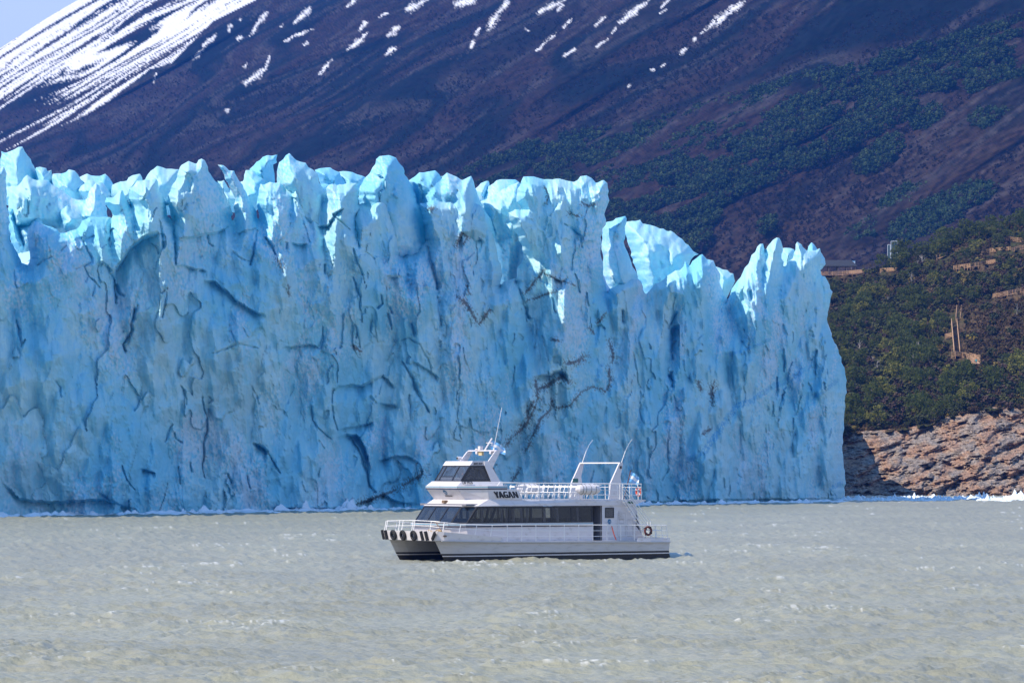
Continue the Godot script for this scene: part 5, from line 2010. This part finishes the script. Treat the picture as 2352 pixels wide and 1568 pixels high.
func leaf_mat(c: Color) -> StandardMaterial3D:
	var m := mat(c, 0.8, 0.0, 0.25)
	m.backlight_enabled = true
	m.backlight = Color(0.35, 0.4, 0.2)
	return m

func plants() -> void:
	var bark := mat(Color(0.10, 0.08, 0.065), 0.9)
	var pale := mat(Color(0.34, 0.31, 0.28), 0.9)
	var kinds := [
		["beech_tree", "dark green bushy beech", "tree", "dark green beeches on the knoll", leaf_mat(Color(0.050, 0.060, 0.013)), 1.0, 0.48, 0.14],
		["olive_tree", "olive green loose-crowned tree", "tree", "olive green trees on the knoll", leaf_mat(Color(0.125, 0.118, 0.024)), 0.9, 0.52, 0.12],
		["bare_shrub", "reddish brown leafless shrub", "shrub", "leafless shrubs on the knoll", leaf_mat(Color(0.085, 0.050, 0.042)), 0.6, 0.60, 0.06],
		["dead_tree", "pale bare dead tree", "tree", "dead trees on the knoll", pale, 0.8, 0.3, 0.2],
	]
	var protos := []
	for k in 4:
		for v in 3:
			var crown := crown_mesh(100 + k * 10 + v, 26, 26, kinds[k][6], kinds[k][7], 0.055) if k < 2 else crown_mesh(100 + k * 10 + v, 20, 22, kinds[k][6], kinds[k][7], 0.05, true)
			protos.append([crown, trunk_mesh(200 + k * 10 + v, 0.6 if k < 3 else 1.0, 0.030 if k < 3 else 0.035, 4 if k < 3 else 9)])
	var r := RandomNumberGenerator.new()
	r.seed = 77
	var wood := noise(75, 0.012, 2)
	var spots := []
	# along the crest, then over the slope, the farthest first
	for k in 26:
		var px := r.randf_range(3230.0, 3860.0)
		var py := line_at(CREST, px) + r.randf_range(4.0, 30.0)
		var tall := r.randf_range(3.6, 6.0)
		if not blocks_walk(px, py, tall * 13.0):
			spots.append([px, py, tall, 0 if r.randf() < 0.75 else 2])
	for q in [[3385, 985, 7.5, 0], [3375, 1010, 5.5, 0], [3345, 1010, 5.0, 2], [3260, 1015, 4.5, 2], [3450, 975, 6.0, 0], [3240, 1012, 3.2, 2], [3290, 1010, 5.0, 2], [3310, 1012, 5.2, 0], [3550, 935, 7.0, 0], [3640, 905, 7.0, 0]]:
		spots.append(q)
	var tries := 0
	while spots.size() < 285 and tries < 4000:
		tries += 1
		var px := r.randf_range(3095.0, 3870.0)
		var yc := line_at(CREST, px)
		var yr := line_at(ROCK_TOP, px)
		var py := lerpf(yc + 12.0, yr - 3.0, r.randf())
		var dense := wood.get_noise_2d(px, py * 1.4) + 0.25
		if px > 3590.0 and py > 1125.0 and py < 1345.0:
			dense -= 0.75
		if px > 3130.0 and px < 3440.0 and py > 1440.0:
			dense -= 0.35
		if dense < r.randf_range(-0.1, 0.35):
			continue
		var roll := r.randf()
		var tall := r.randf_range(2.4, 6.2)
		if blocks_walk(px, py, tall * 15.0):
			continue
		spots.append([px, py, tall, 0 if roll < 0.50 else 1 if roll < 0.72 else 2 if roll < 0.92 else 3])
	for q in spots:
		var k: int = q[3]
		var v := r.randi() % 3
		var h: float = q[2] * kinds[k][5]
		var place := "on the slope of the wooded knoll"
		var down: float = (q[1] - line_at(CREST, q[0])) / (line_at(ROCK_TOP, q[0]) - line_at(CREST, q[0]))
		if down < 0.07:
			place = "on the crest of the wooded knoll"
		elif down > 0.86:
			place = "at the upper edge of the bare rock"
		elif absf(q[0] - 3585.0) < 75.0 and q[1] > 1150.0 and q[1] < 1420.0:
			place = "beside the timber staircase"
		elif absf(q[0] - 3790.0) < 120.0 and q[1] > 1100.0 and q[1] < 1340.0:
			place = "on the open brown heath"
		var size := "tall " if q[2] > 5.0 else "low " if q[2] < 3.2 else ""
		var o := thing(kinds[k][0], size + kinds[k][1] + " " + place, kinds[k][2], on_knoll(q[0], q[1]) - Vector3(0, 0.15, 0), r.randf() * TAU, size + kinds[k][3].replace("on the knoll", place))
		o.scale = Vector3(h * r.randf_range(0.85, 1.2), h, h * r.randf_range(0.85, 1.2))
		if k < 3:
			mesh_node("crown", protos[k * 3 + v][0], kinds[k][4], o)
		else:
			pass
		mesh_node("trunk", protos[k * 3 + v][1], bark if k < 3 else pale, o)
	# low heath and bushes that nobody could count
	scatter_bushes(r)
	mountain_woods(r)

func multi(called: String, mesh: ArrayMesh, m: Material, where: Array, tints: Array, label: String) -> void:
	var mm := MultiMesh.new()
	mm.transform_format = MultiMesh.TRANSFORM_3D
	mm.use_colors = true
	mm.mesh = mesh
	mm.instance_count = where.size()
	for k in where.size():
		mm.set_instance_transform(k, where[k])
		mm.set_instance_color(k, tints[k])
	var o := MultiMeshInstance3D.new()
	o.name = numbered(called)
	o.multimesh = mm
	o.material_override = m
	add_child(o, true)
	o.set_meta("kind", "stuff")
	o.set_meta("label", label)
	o.set_meta("category", "vegetation")

func scatter_bushes(r: RandomNumberGenerator) -> void:
	var m := leaf_mat(Color(1, 1, 1))
	m.vertex_color_use_as_albedo = true
	var wood := noise(75, 0.012, 2)
	var where := []
	var tints := []
	for k in 9000:
		var px := r.randf_range(3060.0, 3900.0)
		var py := lerpf(line_at(CREST, px) + 3.0, line_at(ROCK_TOP, px) + 1.0, r.randf())
		var d := wood.get_noise_2d(px, py * 1.4) + 0.25
		if px > 3590.0 and py > 1125.0 and py < 1345.0:
			d -= 0.75
		var h := r.randf_range(0.5, 1.3) if d < 0.1 else r.randf_range(0.8, 2.4)
		if blocks_walk(px, py, h * 13.0):
			continue
		where.append(Transform3D(Basis(Vector3.UP, r.randf() * TAU).scaled(Vector3(h * 1.5, h, h * 1.5)), on_knoll(px, py) - Vector3(0, 0.1 + h * 0.12, 0)))
		var roll := r.randf()
		var c := Color(0.020, 0.024, 0.010)
		if d < 0.12:
			c = Color(0.050, 0.034, 0.019) if roll < 0.6 else Color(0.065, 0.046, 0.022) if roll < 0.8 else Color(0.03, 0.026, 0.014)
		elif roll < 0.3:
			c = Color(0.036, 0.038, 0.012)
		elif roll < 0.5:
			c = Color(0.042, 0.028, 0.022)
		elif roll < 0.54:
			c = Color(0.10, 0.075, 0.02)
		tints.append(c * r.randf_range(1.4, 2.5))
	multi("heath_bushes", crown_mesh(300, 9, 12, 0.5, 0.1, 0.13), m, where, tints, "low dark heath and bushes covering the knoll")

func in_poly(poly: PackedVector2Array, p: Vector2) -> bool:
	return Geometry2D.is_point_in_polygon(p, poly)

func mountain_woods(r: RandomNumberGenerator) -> void:
	var m := leaf_mat(Color(1, 1, 1))
	m.vertex_color_use_as_albedo = true
	var band := PackedVector2Array([Vector2(1700, 680), Vector2(1800, 620), Vector2(2050, 520), Vector2(2450, 470), Vector2(2850, 330), Vector2(3250, 230), Vector2(3900, 60), Vector2(3900, 290), Vector2(3600, 360), Vector2(3300, 500), Vector2(3050, 620), Vector2(2800, 720), Vector2(2650, 860), Vector2(2560, 960), Vector2(2300, 840), Vector2(1900, 720)])
	var clumps := [[3290, 600, 90, 45], [3330, 560, 60, 40], [3480, 450, 60, 40], [3400, 770, 110, 60], [3500, 820, 150, 70], [3420, 860, 90, 60], [3250, 880, 70, 40], [2880, 850, 34, 30], [2600, 900, 70, 60], [3620, 760, 120, 50], [3700, 460, 80, 40], [3150, 520, 60, 30], [2950, 640, 60, 24]]
	var gaps := noise(76, 1.0, 3)
	var where := []
	var tints := []
	var tries := 0
	while where.size() < 21000 and tries < 170000:
		tries += 1
		var px := r.randf_range(-50.0, 3900.0)
		var py := r.randf_range(40.0, 1010.0)
		if px < 1600.0 and (py < 330.0 - 0.1 * px or py > 720.0):
			continue
		var inside := in_poly(band, Vector2(px, py))
		var green := inside
		if inside:
			# streaks of open ground run down the slope
			var g := gaps.get_noise_2d((py + px * 0.36) * 0.016, (px - py * 0.36) * 0.0028)
			if g < -0.12 + 0.0006 * maxf(0.0, 420.0 - py) or r.randf() < 0.25 + 0.0012 * maxf(0.0, 380.0 - py):
				continue
		else:
			for c in clumps:
				var e := Vector2((px - c[0]) / c[2], (py - c[1] + (px - c[0]) * 0.35) / c[3]).length()
				if e < 1.0 - r.randf() * 0.5:
					green = true
			if not green and r.randf() < (0.90 if px > 1600.0 else 0.94):
				continue
		var z := slope_z(px, py)
		var h := r.randf_range(3.2, 7.0) if green else r.randf_range(1.2, 3.0)
		where.append(Transform3D(Basis(Vector3.UP, r.randf() * TAU).scaled(Vector3(h * 0.95, h, h * 0.95)), at(px, py, z - 2.0) - Vector3(0, h * 0.2, 0)))
		var c := Color(0.020, 0.040, 0.016) if r.randf() < 0.6 else Color(0.034, 0.052, 0.018)
		if not green or r.randf() < 0.10:
			c = Color(0.022, 0.017, 0.016)
		tints.append(c * r.randf_range(1.0, 1.6))
	multi("mountain_forest", crown_mesh(301, 12, 12, 0.45, 0.15, 0.12), m, where, tints, "dark green forest in bands across the mountain slope")

# ---------------------------------------------------------------- boardwalks, stairs, shelter
var timber: StandardMaterial3D
var tread_mat: StandardMaterial3D

func walkway(label: String, pts: Array, group: String) -> void:
	# pts are photo pixels of the deck line; the deck stands on posts over the ground
	var line := []
	for k in range(0, pts.size() - 2, 2):
		var a := on_knoll(pts[k], pts[k + 1])
		var b := on_knoll(pts[k + 2], pts[k + 3])
		var n := maxi(1, int(a.distance_to(b) / 2.2))
		for q in n:
			line.append(a.lerp(b, float(q) / n))
	line.append(on_knoll(pts[pts.size() - 2], pts[pts.size() - 1]))
	var o := thing("boardwalk", label, "boardwalk", line[0], 0.0, group)
	var base: Vector3 = line[0]
	for k in line.size() - 1:
		var a: Vector3 = line[k] - base + Vector3(0, 0.3, 0)
		var b: Vector3 = line[k + 1] - base + Vector3(0, 0.3, 0)
		var back := (b - a).cross(Vector3.UP).normalized()
		if back.z > 0.0:
			back = -back
		var d := Solid.new()
		d.plate([a, b, b + back * 1.4, a + back * 1.4], 0.08)
		put("deck_panel", d, timber, o)
		for s in [0.0, 1.4]:
			var off: Vector3 = back * s
			for y in [0.40, 0.72, 1.05]:
				var rl := Solid.new()
				rl.plate([a + off + Vector3(0, y - 0.05, 0), b + off + Vector3(0, y - 0.05, 0), b + off + Vector3(0, y + 0.05, 0), a + off + Vector3(0, y + 0.05, 0)], 0.05)
				put("rail", rl, timber, o)
			var ps := Solid.new()
			ps.box(a + off + Vector3(0, 0.2, 0), Vector3(0.11, 1.9, 0.11))
			put("post", ps, timber, o)

func stair(label: String, pts: Array, wide: float) -> void:
	var a := on_knoll(pts[0], pts[1])
	var b := on_knoll(pts[2], pts[3])
	a.y += 0.5
	b.y += 0.5
	var o := thing("staircase", label, "staircase", b, 0.0, "timber stairs on the knoll")
	var run := a - b
	var side := Vector3(1, 0, 0)
	var n := 26
	for k in n:
		var t := Solid.new()
		t.box(run * (k + 0.5) / n + side * wide * 0.5, Vector3(wide, 0.06, maxf(0.3, absf(run.z) / n * 0.8)))
		put("tread", t, tread_mat, o)
	for s in [0.0, wide]:
		for y in [0.45, 0.95]:
			var rl := Solid.new()
			rl.tube([side * s + Vector3(0, y, 0), run + side * s + Vector3(0, y, 0)], 0.07, 4)
			put("rail", rl, timber, o)
		var st := Solid.new()
		st.tube([side * s, run + side * s], 0.09, 4)
		put("stringer", st, timber, o)
		for k in 9:
			var p := Solid.new()
			p.box(run * k / 8.0 + side * s + Vector3(0, 0.35, 0), Vector3(0.13, 1.45, 0.13))
			put("post", p, timber, o)

func walkways() -> void:
	timber = mat(Color(0.50, 0.31, 0.17), 0.85)
	tread_mat = mat(Color(0.14, 0.12, 0.11), 0.9)
	var g := "boardwalk stretches on the knoll"
	for w in WALKS:
		walkway(w[0], w[1], g)
	stair("steep timber staircase with dark treads going straight up the knoll", [3570, 1216, 3580, 1330], 1.4)
	stair("short upper timber staircase half hidden by bushes", [3590, 1165, 3586, 1205], 1.2)
	# shelter
	# open shelter with a dark hipped roof
	var p := on_knoll(3140, 1034) + Vector3(0, 0.3, -3.0)
	var o := thing("shelter", "open timber shelter with a dark hipped roof on the crest", "shelter", p)
	var rf := Solid.new()
	rf.loft([[Vector3(-5.6, 2.7, -2.4), Vector3(6.2, 2.7, -2.4), Vector3(6.2, 2.7, 2.4), Vector3(-5.6, 2.7, 2.4)], [Vector3(-4.2, 4.6, -0.3), Vector3(4.6, 4.6, -0.3), Vector3(4.6, 4.6, 0.3), Vector3(-4.2, 4.6, 0.3)]])
	put("roof", rf, mat(Color(0.028, 0.030, 0.038), 0.6), o)
	for x in [-5.0, -2.4, 0.4, 3.0, 5.6]:
		for z in [-2.0, 2.0]:
			var s := Solid.new()
			s.box(Vector3(x, 1.2, z), Vector3(0.2, 3.1, 0.2))
			put("post", s, tread_mat, o)
	var fl := Solid.new()
	fl.box(Vector3(0.3, -0.05, 0), Vector3(12, 0.12, 4.6))
	put("floor", fl, timber, o)
	# flag on a pole by the shelter
	var fp := on_knoll(3194, 1030)
	var f := thing("flagpole", "thin flagpole with a small pale flag beside the shelter", "flagpole", fp)
	var ps := Solid.new()
	ps.tube([Vector3(0, -0.3, 0), Vector3(0, 4.3, 0)], 0.06, 6)
	put("pole", ps, M_metal(), f)
	for b in 3:
		var fs := Solid.new()
		fs.plate([Vector3(0.05, 4.25 - 0.35 * b, 0), Vector3(0.6, 4.2 - 0.35 * b, 0.12), Vector3(1.15, 4.26 - 0.35 * b, 0), Vector3(1.15, 3.91 - 0.35 * b, 0), Vector3(0.6, 3.85 - 0.35 * b, 0.12), Vector3(0.05, 3.9 - 0.35 * b, 0)], 0.02)
		put("band", fs, mat(Color(0.3, 0.55, 0.8) if b != 1 else Color(0.8, 0.8, 0.8), 0.8), f)
	# tall dark sign panels in pale frames
	var sp := on_knoll(3330, 1012)
	var sg := thing("sign_panel", "tall dark sign board in a pale metal frame above the trees", "sign", sp, -0.5)
	for q in [[0.0, 0.9, 7.6], [1.1, 2.0, 8.6]]:
		var fr := Solid.new()
		for x in [q[0], q[0] + q[1]]:
			fr.box(Vector3(x, q[2] * 0.5 - 0.3, 0), Vector3(0.14, q[2] + 0.6, 0.14))
		fr.box(Vector3(q[0] + q[1] * 0.5, q[2], 0), Vector3(q[1], 0.14, 0.14))
		put("frame", fr, mat(Color(0.55, 0.6, 0.66), 0.4, 0.5), sg)
		var bd := Solid.new()
		bd.box(Vector3(q[0] + q[1] * 0.5, q[2] * 0.5 + 0.6, 0), Vector3(q[1] - 0.1, q[2] - 1.6, 0.06))
		put("board", bd, mat(Color(0.035, 0.07, 0.09), 0.25), sg)
	# two walkers, a few pixels tall
	var w1 := person("person in a dark coat standing on the lookout platform by the staircase", Color(0.03, 0.03, 0.045), Color(0.03, 0.03, 0.04), false, 0.3)
	w1.position = on_knoll(3548, 1270) + Vector3(0.3, 0.36, -0.6)
	w1.rotation.y = 2.2
	var w2 := person("person in a turquoise jacket at the lowest boardwalk flight", Color(0.05, 0.30, 0.36), Color(0.03, 0.03, 0.04), false, 0.2)
	w2.position = on_knoll(3660, 1376) + Vector3(0.2, 0.36, -0.4)
	w2.rotation.y = 1.2

func M_metal() -> StandardMaterial3D:
	return mat(Color(0.45, 0.45, 0.47), 0.5, 0.5)

# ---------------------------------------------------------------- brash ice
func floe_mesh(seed_: int, peaks: int) -> ArrayMesh:
	var r := RandomNumberGenerator.new()
	r.seed = seed_
	var n := noise(seed_, 0.9, 3)
	var nx := 34
	var ny := 16
	var hills := []
	for k in peaks:
		hills.append([r.randf_range(-0.8, 0.8), r.randf_range(-0.5, 0.5), r.randf_range(0.35, 1.0), r.randf_range(0.12, 0.3)])
	var pos := PackedVector3Array()
	for j in ny:
		for i in nx:
			var x := lerpf(-1.0, 1.0, float(i) / (nx - 1))
			var z := lerpf(-1.0, 1.0, float(j) / (ny - 1))
			var rim := clampf((1.0 - maxf(absf(x), absf(z)) + n.get_noise_2d(x * 3.0, z * 3.0 + 9.0) * 0.25) * 4.0, 0.0, 1.0)
			var h := 0.16 + n.get_noise_2d(x * 4.0, z * 4.0) * 0.12
			for q in hills:
				var d := Vector2((x - q[0]) / q[3], (z - q[1]) / 0.6).length()
				h = maxf(h, q[2] * (1.0 - d) + n.get_noise_2d(x * 9.0, z * 5.0) * 0.16)
			pos.append(Vector3(x, h * rim - (1.0 - rim) * 0.5, z))
	return sheet(nx, ny, pos, PackedColorArray())

func floe(called: String, label: String, group: String, mesh: ArrayMesh, m: Material, px: float, py: float, s: Vector3, turn: float) -> void:
	var o := mesh_node(called, mesh, m)
	tag(o, label, "ice floe", group)
	var z := FOCAL * EYE / (py - HORIZON)
	o.position = Vector3((px - 1920.0) / FOCAL * z, 0.0, -z)
	o.rotation.y = turn
	o.scale = s

func brash_ice() -> void:
	var shapes := []
	for k in 7:
		shapes.append(floe_mesh(400 + k, 2 + k % 4))
	var m := mat(Color(0.80, 0.88, 0.93), 0.6, 0.0, 0.35)
	m.backlight_enabled = true
	m.backlight = Color(0.30, 0.45, 0.5)
	var r := RandomNumberGenerator.new()
	r.seed = 91
	# off the rocky shore
	for k in 34:
		var px := 3175.0 + 690.0 * (k + r.randf_range(-0.4, 0.4)) / 33.0
		floe("ice_floe", "low white floe of brash ice in the band below the rocky shore", "brash ice below the rocky shore", shapes[r.randi() % 7], m, px, r.randf_range(1867.0, 1877.0), Vector3(r.randf_range(1.4, 2.8), r.randf_range(0.6, 1.3), r.randf_range(1.8, 4.4)), r.randf_range(-0.2, 0.2))
	floe("ice_floe", "flat pale slab of ice lying closest to the rocks", "", shapes[0], m, 3455, 1862, Vector3(1.9, 0.5, 2.5), 0.1)
	floe("ice_floe", "peaked white ice block in the middle of the brash band", "", shapes[5], m, 3665, 1868, Vector3(2.0, 1.5, 2.5), 0.0)
	floe("ice_floe", "largest rounded white ice block at the end of the brash band", "", shapes[3], m, 3820, 1866, Vector3(2.2, 1.9, 2.6), 0.3)
	floe("ice_floe", "long humped white floe next to the peaked ice block", "", shapes[2], m, 3500, 1870, Vector3(3.4, 1.0, 2.6), 0.0)
	# along the foot of the ice wall
	for k in 70:
		var px := -60.0 + 3200.0 * (k + r.randf_range(-0.4, 0.4)) / 69.0
		var py := 1932.0 - 0.01835 * px + r.randf_range(3.0, 7.0)
		var big := r.randf()
		floe("ice_lump", "small white lump of brash ice at the foot of the glacier wall", "brash ice along the glacier wall", shapes[r.randi() % 7], m, px, py, Vector3(r.randf_range(0.9, 1.9), r.randf_range(0.35, 0.75) + (0.6 if big > 0.85 else 0.0), r.randf_range(1.6, 3.6)), -0.9 + r.randf_range(-0.2, 0.2))
	floe("ice_lump", "white heap of fallen ice at the wall beside a dirty undercut", "", shapes[3], m, 1305, 1912, Vector3(1.9, 2.0, 2.2), -0.7)
	floe("ice_lump", "smaller white heap of fallen ice against the glacier wall", "", shapes[6], m, 1140, 1915, Vector3(1.2, 1.5, 1.8), -0.7)
	floe("ice_lump", "lone pointed lump of white ice at the glacier foot", "", shapes[1], m, 700, 1923, Vector3(0.8, 0.8, 1.2), -0.7)
